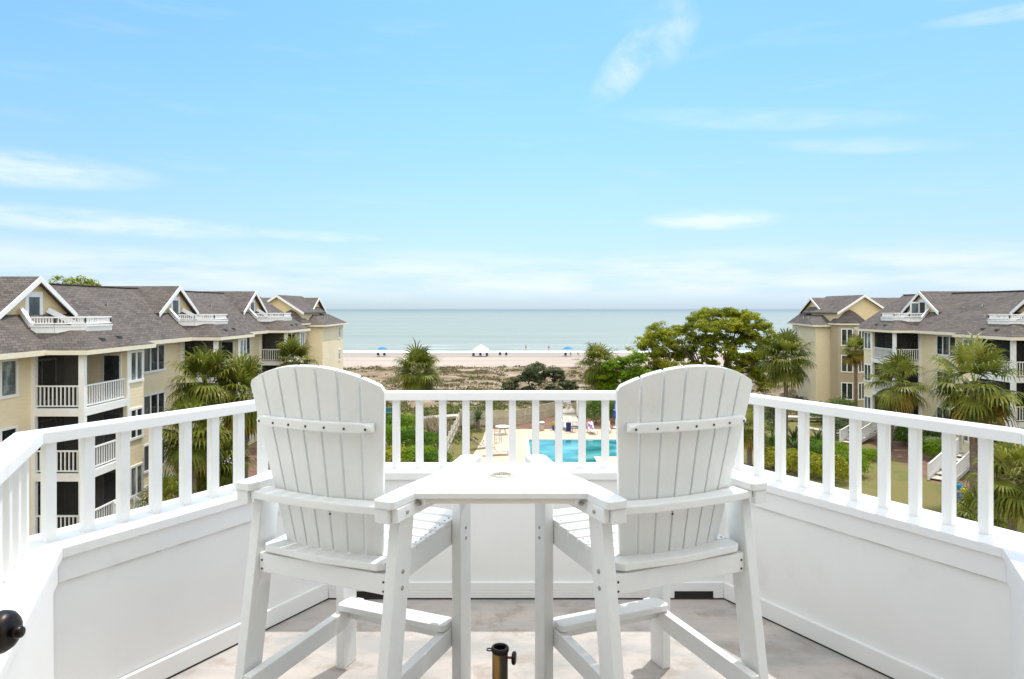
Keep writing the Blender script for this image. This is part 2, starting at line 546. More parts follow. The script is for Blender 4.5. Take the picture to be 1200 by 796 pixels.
    bn = k.n.new('ShaderNodeBump'); bn.inputs['Strength'].default_value = 0.12; bn.inputs['Distance'].default_value = 0.1
    k.put(bn.inputs['Height'], k.noise(tc, 1.3, 4, 0.55)); k.put(b.inputs['Normal'], bn.outputs[0])
    plain('weathered_boardwalk', (0.52, 0.47, 0.40), 0.8, 0.15, 3)
    plain('weathered_wood', (0.34, 0.29, 0.20), 0.8, 0.2, 2.5, 0.2, 30)
    plain('trunk_bark', (0.13, 0.10, 0.075), 0.9, 0.35, 6, 0.6, 14)


ground_mats()


def sheet(name, poly, z, mat):
    m = MB(); n = len(poly)
    m.add([(p[0], p[1], z) for p in poly], [tuple(range(n))])
    return struct(m.build(name, mat, recalc=False))


sheet('ground', [(-30000, -400), (30000, -400), (30000, 60000), (-30000, 60000)], -0.05, MATS['coastal_ground'])
sheet('sea', [(-30000, 181), (30000, 181), (30000, 58000), (-30000, 58000)], 0.02, MATS['sea_water'])


def wavy_strip(name, y0, y1, amp, z, mat, seed, fr=0.02):
    m = MB(); vs_ = []; fs = []
    N = 260
    for i in range(N+1):
        x = -420 + 840*i/N
        a = mnoise.noise(Vector((x*fr, seed, 0)))*amp + mnoise.noise(Vector((x*fr*5, seed, 3)))*amp*0.35
        b_ = mnoise.noise(Vector((x*fr, seed+7, 0)))*amp + mnoise.noise(Vector((x*fr*5, seed+7, 3)))*amp*0.35
        vs_ += [(x, y0+a, z), (x, y1+b_, z)]
    for i in range(N): fs.append((2*i, 2*i+2, 2*i+3, 2*i+1))
    m.add(vs_, fs)
    return struct(m.build(name, mat, recalc=False))


wavy_strip('beach', 113, 168, 3.0, -0.012, MATS['beach_sand'], 1.0)
wavy_strip('wet_sand', 163, 184, 1.6, 0.004, MATS['wet_sand'], 2.0)
wavy_strip('surf', 178.5, 186.0, 2.4, 0.032, MATS['surf_foam'], 3.0)
def broken_foam():
    m, k, b = new_mat('broken_foam')
    tc = k.n.new('ShaderNodeTexCoord').outputs['Object']
    n1 = k.noise(k.mapping(tc, (0.03, 0.5, 1)), 1, 6, 0.7)
    b.inputs['Base Color'].default_value = (0.7, 0.71, 0.69, 1); b.inputs['Roughness'].default_value = 0.7
    k.put(b.inputs['Alpha'], k.maprange(n1, 0.47, 0.62, 0, 0.8))
    return m


BF = broken_foam()
wavy_strip('surf', 186, 190, 1.6, 0.036, BF, 9.0)
wavy_strip('surf', 197, 201, 2.0, 0.036, BF, 12.0)
wavy_strip('surf', 214, 220, 2.5, 0.036, BF, 15.0)


def dunes():
    m = MB(); vs_ = []; fs = []
    NX, NY = 150, 34
    for j in range(NY+1):
        for i in range(NX+1):
            x = -130 + 260*i/NX; y = 80 + 56*j/NY
            e = sin(pi*j/NY)**0.6
            h = 0.55 + 0.9*mnoise.noise(Vector((x*0.06, y*0.16, 1.7))) + 0.45*mnoise.noise(Vector((x*0.22, y*0.3, 5.0)))
            vs_.append((x, y, max(-0.4, h*e*1.15) - 0.03))
    for j in range(NY):
        for i in range(NX):
            a = j*(NX+1)+i
            fs.append((a, a+1, a+NX+2, a+NX+1))
    m.add(vs_, fs)
    return struct(m.build('dunes', MATS['dune_sand'], recalc=False, smooth=True))


dunes()


def dune_h(x, y):
    j = (y-80)/56*34
    if j <= 0 or j >= 34: return 0
    e = sin(pi*j/34)**0.6
    h = 0.55 + 0.9*mnoise.noise(Vector((x*0.06, y*0.16, 1.7))) + 0.45*mnoise.noise(Vector((x*0.22, y*0.3, 5.0)))
    return max(-0.4, h*e*1.15)-0.03


# courtyard surfaces
sheet('lawn', [(12.5, 20), (29, 20), (28, 46), (30.5, 58), (34, 70), (17, 70), (17.5, 44), (12.5, 40)], 0.0, MATS['lawn'])
sheet('mulch_bed', [(29, 20), (35.4, 20), (35.4, 70), (34, 70), (30.5, 58), (28, 46)], 0.0, MATS['pine_straw_mulch'])
sheet('mulch_bed', [(-21.7, 20), (-13, 20), (-12, 40), (-14, 52), (-21.7, 62)], 0.0, MATS['pine_straw_mulch'])
sheet('mulch_bed', [(-5, 65.2), (-2.4, 65.2), (16.6, 65.2), (16.6, 76), (6, 75), (-5, 68)], 0.0, MATS['pine_straw_mulch'])
sheet('mulch_bed', [(-5, 44), (-3.4, 44), (-3.2, 52), (-2.6, 60), (-2.5, 65.2), (-5, 65.2)], 0.0, MATS['lawn'])
sheet('pool_deck', [(-3.4, 40), (16.8, 40), (16.8, 65.2), (-2.5, 65.2), (-2.6, 60), (-3.2, 52)], 0.01, MATS['pool_paving'])


def pool():
    poly = [(1.45, 46), (6.35, 46), (6.35, 52.9), (12, 52.9), (12, 59.9), (1.45, 59.9)]
    w = MB(); w.add([(x, y, 0.02) for x, y in poly], [tuple(range(6))])
    struct(w.build('pool_water', MATS['pool_water'], recalc=False))
    # coping: a raised rim round the water
    c = MB(); n = len(poly)
    cx, cy = 0.28, 0.28
    outp = [(1.45-cx, 46-cy), (6.35+cx, 46-cy), (6.35+cx, 52.9-cy), (12+cx, 52.9-cy), (12+cx, 59.9+cy), (1.45-cx, 59.9+cy)]
    for i in range(n):
        j = (i+1) % n
        c.prism([poly[i], poly[j], outp[j], outp[i]], 0.005, 0.055)
    struct(c.build('pool_edge', plain('pool_coping', (0.62, 0.54, 0.44), 0.7, 0.08, 3)))


pool()

# ------------------------------------------------------------ condominium buildings


def gable_trim(m, T, u, c, hw, za, zf, w=0.22, th=0.06):
    """two raking boards of a gable that stands across v at u"""
    for sgn in (-1, 1):
        a = T((u, c, za)); b = T((u, c+sgn*hw, zf))
        m.bar(a, b, th*2, w)


class Block:
    """a building and its parts, built in (u, v, z): u towards the courtyard, v away from the camera"""
    def __init__(s, name, xm, sg, y0, label):
        s.T = lambda p: (xm+sg*p[0], y0+p[1], p[2])
        s.root = thing(name, s.T((-5, 0, 0)), label, 'building')
    def mb(s): return MB(s.T)
    def part(s, m, name, mat, parent=None, **kw):
        return m.build(name, mat, parent or s.root, **kw)
    def window(s, p, q, z0, z1, lights, nrm, mat=None, fw=0.11):
        """window on the wall from p to q (u, v), frame proud of it along nrm"""
        p = Vector((p[0], p[1], 0)); q = Vector((q[0], q[1], 0)); n = Vector((nrm[0], nrm[1], 0)).normalized()
        d = (q-p); L = d.length; d.normalize()
        def slab(m, a, b, za, zb, d0, d1):
            c4 = [p+d*a+n*d0, p+d*b+n*d0, p+d*b+n*d1, p+d*a+n*d1]
            m.prism([(c.x, c.y) for c in c4], za, zb)
        f = s.mb()
        slab(f, 0, L, z1-fw, z1, -0.01, 0.06); slab(f, -0.04, L+0.04, z0-0.02, z0+fw, -0.01, 0.08)
        slab(f, 0, fw, z0+fw, z1-fw, -0.01, 0.06); slab(f, L-fw, L, z0+fw, z1-fw, -0.01, 0.06)
        for i in range(1, lights):
            x = L*i/lights
            slab(f, x-0.05, x+0.05, z0+fw, z1-fw, -0.01, 0.055)
        fo = s.part(f, 'window', WHITE)
        g = s.mb(); slab(g, fw, L-fw, z0+fw, z1-fw, -0.02, 0.015)
        s.part(g, 'pane', mat or PANE, fo)
        return fo
    def railing(s, pts, z, h=1.05, name='balcony_railing', gap=0.185, w=0.05, mat=None):
        m = s.mb()
        for a, b in zip(pts[:-1], pts[1:]):
            a = Vector((*a, z)); b = Vector((*b, z)); d = b-a; L = d.length; d.normalize()
            m.bar(a+Vector((0, 0, h-0.03)), b+Vector((0, 0, h-0.03)), 0.10, 0.07)
            m.bar(a+Vector((0, 0, 0.10)), b+Vector((0, 0, 0.10)), 0.07, 0.06)
            n = max(2, int(L/gap))
            for i in range(n+1):
                x = a+d*(L*i/n)
                m.box(x.x-w/2, x.x+w/2, x.y-w/2, x.y+w/2, z+0.12, z+h-0.06)
        return s.part(m, name, mat or WHITE)


FLOORS = (0.9, 3.9, 6.9)
EAVE = 9.62
RIDGE_U, RIDGE_Z = -4.1, 12.92


def row(name, xm, sg, label, v_start, v_end, units, cond):
    B = Block(name, xm, sg, 31.5, label)
    BU = 2.40            # how far the bays stand out
    E = 0.90             # eave overhang
    K = 0.45
    # walls: one plan outline per stretch between bays
    for i, v in enumerate(units):
        va = v_start if i == 0 else units[i-1]+10.0
        vb = v_end if i == len(units)-1 else v+10.0
        w = B.mb()
        w.prism([(-9, va), (0, va), (0, v), (-0.8, v), (-0.8, v+3.5), (BU, v+3.5), (BU, v+5.1), (0, v+5.1), (0, vb), (-9, vb)], 0.0, EAVE-0.12)
        B.part(w, 'wall', TAN)
    # main roof
    r = B.mb()
    prof = [(E, EAVE-0.02), (RIDGE_U, RIDGE_Z), (-9.45, EAVE-0.02), (-9.45, EAVE-0.16), (E, EAVE-0.16)]
    r.extr([(u, v_start-0.4, z) for u, z in prof], (0, v_end-v_start+0.8, 0))
    ro = B.part(r, 'roof', ROOF)
    cap = B.mb(); cap.bar((RIDGE_U, v_start-0.4, RIDGE_Z+0.015), (RIDGE_U, v_end+0.4, RIDGE_Z+0.015), 0.28, 0.05)
    B.part(cap, 'ridge_cap', ROOF, ro)
    f = B.mb()
    f.box(E+0.002, E+0.05, v_start-0.4, v_end+0.4, EAVE-0.24, EAVE-0.01)
    B.part(f, 'fascia', CREAM)
    # foundation skirt board and corner trims
    f = B.mb(); f.box(-0.02, 0.035, v_start, v_end, 0.55, 0.8)
    B.part(f, 'skirt_board', WHITE)
    for v in units:
        c = v+2.3
        # skirt roof over the bay
        h = B.mb()
        h.hull([(-1.0, v-0.45, EAVE-0.14), (2.80, v-0.45, EAVE-0.14), (2.80, v+5.5, EAVE-0.14), (-1.0, v+6.6, EAVE-0.14),
                (-1.0, v-0.45, EAVE-0.01), (2.80, v-0.45, EAVE-0.01), (2.80, v+5.5, EAVE-0.01), (-1.0, v+6.6, EAVE-0.01),
                (1.67, v+0.95, 10.47), (1.67, v+3.6, 10.47), (-0.30, v+0.9, 10.47), (-0.30, v+4.4, 10.47)])
        bo = B.part(h, 'bay_roof', ROOF)
        for dv, du in ((1.6, 2.2), (3.1, 2.15)):
            t = B.mb()
            z = 10.47-(du-1.67)*0.76
            t.hull([(du-0.15, v+dv-0.16, z+0.05), (du+0.2, v+dv-0.16, z-0.2), (du-0.15, v+dv+0.16, z+0.05), (du+0.2, v+dv+0.16, z-0.2),
                    (du+0.16, v+dv-0.12, z+0.02), (du+0.16, v+dv+0.12, z+0.02)])
            B.part(t, 'roof_vent', DARK, bo)
        f = B.mb()
        f.bar((2.82, v-0.47, EAVE-0.12), (2.82, v+5.5, EAVE-0.12), 0.05, 0.2)
        f.bar((-0.2, v-0.47, EAVE-0.12), (2.84, v-0.47, EAVE-0.12), 0.05, 0.2)
        f.bar((0.91, v+5.52, EAVE-0.12), (2.84, v+5.52, EAVE-0.12), 0.05, 0.2)
        B.part(f, 'fascia', CREAM)
        # porch: slabs, posts, railings, screens, doors
        for fl in FLOORS:
            sl = B.mb(); sl.box(-0.78, BU+0.05, v-0.05, v+3.49, fl-0.36, fl)
            B.part(sl, 'balcony_slab', WHITE)
            B.railing([(0.16, v+0.06), (BU-0.15, v+0.06)], fl)
            B.railing([(BU-0.09, v+0.16), (BU-0.09, v+3.44)], fl)
            top = fl+3.0-0.36 if fl < 6 else EAVE-0.14
            sc = B.mb()
            sc.box(0.02, BU-0.15, v+0.14, v+0.145, fl+0.006, top-0.006); (sc.box(BU-0.175, BU-0.17, v+0.16, v+3.47, fl+0.006, top-0.006) if (fl < 6 or sg < 0) else None)
            B.part(sc, 'insect_screen', SCREEN)
            d = B.mb(); d.box(-0.79, -0.74, v+0.7, v+2.8, fl+0.02, fl+2.15)
            do = B.part(d, 'sliding_door', WHITE)
            g = B.mb(); g.box(-0.76, -0.715, v+0.80, v+1.68, fl+0.12, fl+2.05); g.box(-0.76, -0.715, v+1.80, v+2.70, fl+0.12, fl+2.05)
            B.part(g, 'pane', PANE, do)
            d = B.mb(); d.box(1.2, 2.15, v+3.44, v+3.49, fl+0.02, fl+2.3)
            do = B.part(d, 'porch_window', WHITE)
            g = B.mb(); g.box(1.3, 2.05, v+3.40, v+3.46, fl+0.12, fl+2.2)
            B.part(g, 'pane', PANE, do)
        for (pu, pv) in ((0.05, v+0.05), (BU-0.09, v+0.05), (BU-0.09, v+3.62)):
            p = B.mb(); p.box(pu-0.128, pu+0.128, pv-0.115, pv+0.11, 0.0, EAVE-0.14)
            B.part(p, 'post', WHITE)
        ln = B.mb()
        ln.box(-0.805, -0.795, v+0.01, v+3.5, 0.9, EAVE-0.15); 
        B.part(ln, 'porch_shade_sheet', INTER)  # dark sheet over the back wall puts the recess shade into colour
        # windows beside the bay and on the long wall
        for j, fl in enumerate(FLOORS):
            B.window((BU, v+3.72), (BU, v+4.98), fl+0.78, fl+2.42, 2, (1, 0), PANEB if j != 1 else None)
            if v+12.1 < v_end:
                B.window((0, v+9.4), (0, v+12.0), fl+0.70, fl+2.40, 3, (1, 0))
            if v == 0.0: B.window((0, v-4.0), (0, v-0.95), fl+0.70, fl+2.40, 3, (1, 0), PANEB if j == 2 else None)
        # dormer behind the roof terrace
        gu = -2.0+K
        hw, za, zf = 2.70, 13.10, 11.30
        g = B.mb()
        g.extr([(gu, c-hw+0.15, zf-0.35), (gu, c+hw-0.15, zf-0.35), (gu, c+hw-0.15, zf), (gu, c, za-0.12), (gu, c-hw+0.15, zf)], (-4.2, 0, 0))
        g.box(gu-0.5, gu-0.001, c-1.7, c+1.7, 10.0, zf-0.34)
        B.part(g, 'dormer_wall', GOLD)
        dr = B.mb()
        for sgn in (-1, 1):
            dr.extr([(gu+0.35, c, za), (gu+0.35, c+sgn*(hw+0.1), zf-0.07), (gu+0.35, c+sgn*(hw+0.1), zf-0.2), (gu+0.35, c, za-0.13)], (-6.4, 0, 0))
        B.part(dr, 'dormer_roof', ROOF)
        tr = B.mb(); 
        for sgn in (-1, 1):
            tr.extr([(gu+0.355, c, za+0.01), (gu+0.355, c+sgn*(hw+0.12), zf-0.07), (gu+0.355, c+sgn*(hw+0.12), zf-0.34), (gu+0.355, c, za-0.28)], (0.06, 0, 0))
        B.part(tr, 'gable_trim', WHITE)
        d = B.mb(); d.box(gu-0.02, gu+0.05, c-0.62, c+0.62, DZ, 12.35)
        do = B.part(d, 'terrace_door', WHITE)
        g = B.mb(); g.box(gu, gu+0.07, c-0.36, c+0.36, DZ+0.3, 12.08)
        B.part(g, 'pane', PANE if v != cond else DARK, do)  # at the open door a dark panel stands in for the unlit opening
        if v == cond:
            lf = B.mb(); lf.prism([(gu+0.08, c+0.36), (gu+0.82, c+0.62), (gu+0.80, c+0.67), (gu+0.06, c+0.41)], DZ+0.02, 12.15)
            lo = B.part(lf, 'open_door', WHITE)
            lf = B.mb(); lf.prism([(gu+0.20, c+0.39), (gu+0.70, c+0.565), (gu+0.678, c+0.645), (gu+0.178, c+0.47)], DZ+0.5, 12.0)
            B.part(lf, 'pane', PANEB, lo)
        # roof terrace: solid parapet, ledge, railing, raking side caps
        hexo = [(gu+0.05, c-0.95), (gu+1.05, c-1.62), (gu+2.12, c-1.62+0.05), (gu+3.22, c-1.03), (gu+3.22, c+1.03), (gu+2.12, c+1.57), (gu+1.05, c+1.62), (gu+0.05, c+0.95)]
        path = hexo[1:-1]
        p = B.mb()
        for a, b_ in zip(path[:-1], path[1:]):
            p.bar((*a, 10.50), (*b_, 10.50), 0.12, 0.30)
            p.bar((*a, 10.68), (*b_, 10.68), 0.24, 0.06)
        for a, b_ in ((hexo[0], hexo[1]), (hexo[-1], hexo[-2])):
            p.bar((a[0], a[1], 11.45), (b_[0], b_[1], 10.72), 0.16, 0.26)
        B.part(p, 'terrace_parapet', WHITE)
        fl_ = B.mb(); fl_.prism(hexo, DZ-0.1, DZ)
        B.part(fl_, 'terrace_floor', CREAM)
        B.railing(path, 10.70, 0.42, 'terrace_railing', 0.125, 0.04)
        # white pipes through the roof
        for du, dv in ((-0.9, 7.4), (-2.2, 9.6)):
            z = EAVE+(E-du)*0.611
            t = B.mb(); t.lathe([(0.0, 0.32), (0.07, 0.32), (0.07, 0), (0, 0)], 10, (du, v+dv, z-0.05))
            t.lathe([(0.0, 0.40), (0.10, 0.40), (0.10, 0.30), (0, 0.30)], 10, (du, v+dv, z-0.05))
            B.part(t, 'vent_pipe', STEEL, ro)
    return B


def stair(name, top, bot, width, label, group=None):
    """open white stair with two railings; top and bot are points on its centre line"""
    t, b = Vector(top), Vector(bot)
    root = thing(name, (bot[0], bot[1], 0), label, 'stairs', group)
    d = (b-t); dh = Vector((d.x, d.y, 0)); L = dh.length; dh.normalize(); sd = Vector((-dh.y, dh.x, 0))
    n = 6
    for i in range(n):
        m = MB(); p = t + d*((i+0.5)/n)
        a = p - sd*width/2; q = p + sd*width/2
        m.bar(tuple(a), tuple(q), L/n*0.95, 0.05)
        m.build('tread', MATS['weathered_boardwalk'], root)
    for sg in (-1, 1):
        m = MB(); o = sd*(sg*width/2)
        m.bar(t+o-Vector((0, 0, 0.16)), b+o-Vector((0, 0, 0.0)), 0.06, 0.26)
        m.build('stringer', WHITE, root)
        m = MB(); u = Vector((0, 0, 1))
        m.bar(t+o+u*1.0, b+o+u*1.0, 0.09, 0.06); m.bar(t+o+u*0.2, b+o+u*0.2, 0.05, 0.05)
        k = int(L/0.14)
        for i in range(k+1):
            p = t+o+d*(i/k)
            big = i in (0, k)
            w = 0.055 if big else 0.02
            m.box(p.x-w, p.x+w, p.y-w, p.y+w, p.z+(-0.2 if big else 0.2), p.z+(1.08 if big else 0.98))
        m.build('stair_railing', WHITE, root)
    return root


LEFT = row('apartment_building', -22.15, 1, 'long tan apartment building left of the chairs, with three roof terraces and screened balconies', -12.5, 38.6, (0.0, 14.2, 28.4), None)
RIGHT = row('apartment_building', 35.9, -1, 'long tan apartment building on the right, balconies half hidden behind palms', -12.5, 37.8, (0.0, 14.2, 28.4), 28.4)


def end_block(name, xm, sg, label, flare):
    """taller looking corner building nearest to the beach, with stair tower"""
    B = Block(name, xm, sg, 80.0, label)
    D = 13.0
    w = B.mb()
    w.prism([(0, 0), (flare, D), (-14, D), (-14, 0), (-8, 0), (-8, -1.4), (-2.2, -1.4), (-2.2, 0)], 0, EAVE-0.12)
    B.part(w, 'wall', TAN)
    r = B.mb()
    e0, e1 = EAVE-0.16, EAVE-0.02
    f2 = flare
    r.hull([(0.5, -0.5, e0), (f2+0.5, D+0.5, e0), (-14.5, D+0.5, e0), (-14.5, -0.5, e0), (0.5, -0.5, e1), (f2+0.5, D+0.5, e1), (-14.5, D+0.5, e1), (-14.5, -0.5, e1),
            (-2.6, 3.2, 11.1), (-2.6, 9.8, 11.1), (-14.5, 3.2, 11.1), (-14.5, 9.8, 11.1)])
    ro = B.part(r, 'roof', ROOF)
    for du, dv in ((-0.9, 4.0), (-1.0, 5.6), (-5.6, 1.6)):
        z = 11.1-(abs(-2.6-du))*0.47 if du > -2 else 10.6
        t = B.mb(); t.lathe([(0.0, 0.36), (0.1, 0.36), (0.1, 0), (0, 0)], 10, (du, dv, z-0.1))
        B.part(t, 'vent_pipe', STEEL, ro)
    f = B.mb()
    f.bar((0.52, -0.52, EAVE-0.12), (f2+0.52, D+0.52, EAVE-0.12), 0.05, 0.2); f.bar((0.54, -0.52, EAVE-0.12), (-2.0, -0.52, EAVE-0.12), 0.05, 0.2)
    B.part(f, 'fascia', CREAM)
    # upper gable facing the courtyard
    g = B.mb(); g.extr([(-2.62, 3.35, 11.05), (-2.62, 9.65, 11.05), (-2.62, 6.5, 12.75)], (-10, 0, 0)); B.part(g, 'gable_wall', GOLD)
    m = B.mb()
    for sgn in (-1, 1):
        m.extr([(-2.25, 6.5, 12.9), (-2.25, 6.5+sgn*3.45, 11.05), (-2.25, 6.5+sgn*3.45, 10.93), (-2.25, 6.5, 12.78)], (-12, 0, 0))
    B.part(m, 'gable_roof', ROOF)
    m = B.mb()
    for sgn in (-1, 1):
        m.extr([(-2.245, 6.5, 12.91), (-2.245, 6.5+sgn*3.47, 11.05), (-2.245, 6.5+sgn*3.47, 10.8), (-2.245, 6.5, 12.64)], (0.06, 0, 0))
    B.part(m, 'gable_trim', WHITE)
    # gable facing the camera, over the stair tower
    cu = -4.7
    g = B.mb(); g.extr([(cu-2.8, -1.55, EAVE-0.3), (cu+2.8, -1.55, EAVE-0.3), (cu+2.8, -1.55, 11.1), (cu, -1.55, 12.95), (cu-2.8, -1.55, 11.1)], (0, 7, 0)); B.part(g, 'gable_wall', GOLD)
    m = B.mb()
    for sgn in (-1, 1):
        m.extr([(cu, -2.0, 13.1), (cu+sgn*3.1, -2.0, 11.06), (cu+sgn*3.1, -2.0, 10.92), (cu, -2.0, 12.96)], (0, 9.5, 0))
    B.part(m, 'gable_roof', ROOF)
    m = B.mb()
    for sgn in (-1, 1):
        m.extr([(cu, -2.005, 13.11), (cu+sgn*3.12, -2.005, 11.06), (cu+sgn*3.12, -2.005, 10.8), (cu, -2.005, 12.84)], (0, -0.06, 0))
    B.part(m, 'gable_trim', WHITE)
    m = B.mb(); m.extr([(-14.4, 5, 11), (-14.4, 8, 11), (-14.4, 6.5, 12.7)], (-14, 0, 0))
    # stair tower: half hexagon with pyramid roof
    tc_ = (-3.2, -1.2); Rr = 1.85
    hx = [(tc_[0]+Rr*cos(R(-90+60*i)), tc_[1]+Rr*sin(R(-90+60*i))) for i in range(6)]
    t = B.mb(); t.prism(hx, 0, 9.72); B.part(t, 'tower_wall', TAUPE)
    ho = [(tc_[0]+(Rr+0.28)*cos(R(-90+60*i)), tc_[1]+(Rr+0.28)*sin(R(-90+60*i))) for i in range(6)]
    t = B.mb(); t.hull([(*p, 9.70) for p in ho]+[(*p, 9.82) for p in ho]+[(tc_[0], tc_[1], 11.75)]); B.part(t, 'tower_roof', ROOF)
    t = B.mb()
    for i in range(6):
        a, b_ = ho[i], ho[(i+1) % 6]; t.bar((*a, 9.74), (*b_, 9.74), 0.06, 0.16)
    B.part(t, 'fascia', CREAM)
    for a, b_ in ((hx[0], hx[1]), (hx[5], hx[0])):
        a = Vector(a); b_ = Vector(b_); mid = (a+b_)/2; d = (b_-a).normalized(); n = mid-Vector(tc_)
        for z0, z1 in ((7.3, 9.25), (4.3, 6.25), (1.2, 3.15)):
            B.window(mid-d*0.62, mid+d*0.62, z0, z1, 2, n, None, 0.1)
    # courtyard wall windows, near the beach end
    k = Vector((flare, D)); k.normalize()
    for z0, z1 in ((7.6, 9.2), (4.7, 6.2), (1.7, 3.2)):
        B.window(k*9.4, k*10.9, z0, z1, 1, (k.y, -k.x), PANEB, 0.13)
    m = B.mb(); m.lathe([(0, 0.05), (0.09, 0.05), (0.12, -0.1), (0, -0.12)], 10, (k.x*2.4+0.1, 2.4, 5.6)); B.part(m, 'wall_lamp', WHITE)
    return B


end_block('apartment_building', -22.2, 1, 'tan corner building nearest the beach at the far end of the left row', -0.8)
end_block('apartment_building', 35.6, -1, 'tan corner building with pointed taupe stair tower, behind the right palm trees', -2.6)

stair('porch_stairs', (31.9, 60.4, 0.95), (28.5, 58.0, 0.05), 1.3, 'white porch stairs descending beside the clipped round bush', 'white stairs of the right building')
stair('porch_stairs', (33.2, 49.6, 0.95), (28.5, 45.4, 0.05), 1.4, 'white porch stairs above the beach toys, at the end of the walkway', 'white stairs of the right building')
stair('porch_stairs', (-19.4, 34.2, 0.95), (-17.2, 33.4, 0.05), 1.2, 'white stairs at the ground floor porch of the left building')


def walkway():
    root = thing('raised_walkway', (34.6, 55, 0), 'raised grey plank walkway along the right building, ending at the white stairs', 'walkway')
    m = MB(); m.prism([(33.0, 49.2), (35.2, 49.2), (35.2, 60.6), (33.9, 60.6), (33.9, 51.0), (33.0, 51.0)], 0.82, 0.95); m.build('plank_deck', MATS['weathered_boardwalk'], root)
    m = MB(); m.bar((33.88, 50.9, 0.72), (33.88, 60.6, 0.72), 0.06, 0.28); m.bar((33.0, 49.15, 0.72), (35.2, 49.15, 0.72), 0.06, 0.28); m.build('rim_board', WHITE, root)
    for x, y in ((33.95, 60.2), (33.95, 57), (33.95, 54), (33.1, 49.3), (35.0, 49.3)):
        m = MB(); m.box(x-0.06, x+0.06, y-0.06, y+0.06, 0, 0.82); m.build('leg', WHITE, root)


walkway()

# ------------------------------------------------------------ our roof terrace
INNER = [Vector(p) for p in ((-1.06, 1.31), (-1.58, 2.39), (-0.937, 3.486), (1.081, 3.486), (1.724, 2.391), (1.20, 1.31))]


def offs(pts, d):
    """polyline moved outwards (to the left of its direction of travel) by d with mitred corners"""
    out = []
    n = len(pts)
    for i in range(n):
        ns = []
        for a, b in ((i-1, i), (i, i+1)):
            if a >= 0 and b < n:
                t = (pts[b]-pts[a]).normalized(); ns.append(Vector((-t.y, t.x)))
        if len(ns) == 1: out.append(pts[i]+ns[0]*d)
        else:
            m = (ns[0]+ns[1]).normalized()
            out.append(pts[i]+m*(d/m.dot(ns[0])))
    return out


def terrace_floor_mat():
    m, k, b = new_mat('worn_terrace_coating')
    tc = k.n.new('ShaderNodeTexCoord').outputs['Object']
    n1 = k.noise(k.mapping(tc, (1, 2.2, 1)), 1.6, 7, 0.62); n2 = k.noise(tc, 5.5, 6, 0.7); n3 = k.noise(tc, 34, 4, 0.7)
    c = k.ramp(n1, [(0.40, (0.345, 0.335, 0.325)), (0.5, (0.45, 0.415, 0.39)), (0.62, (0.52, 0.465, 0.425))])
    c = k.mix(k.maprange(n2, 0.50, 0.64, 0, 0.7), c, (0.33, 0.27, 0.225, 1))
    c = k.mix(k.maprange(n2, 0.40, 0.28, 0, 0.6), c, (0.53, 0.515, 0.50, 1))
    c = k.mix(k.maprange(n3, 0.60, 0.72, 0, 0.4), c, (0.27, 0.22, 0.19, 1))
    c = k.mix(k.maprange(n3, 0.34, 0.27, 0, 0.6), c, (0.66, 0.65, 0.64, 1))
    k.put(b.inputs['Base Color'], c)
    b.inputs['Roughness'].default_value = 0.7
    bn = k.n.new('ShaderNodeBump'); bn.inputs['Strength'].default_value = 0.15; bn.inputs['Distance'].default_value = 0.01
    k.put(bn.inputs['Height'], n2); k.put(b.inputs['Normal'], bn.outputs[0])
    return m


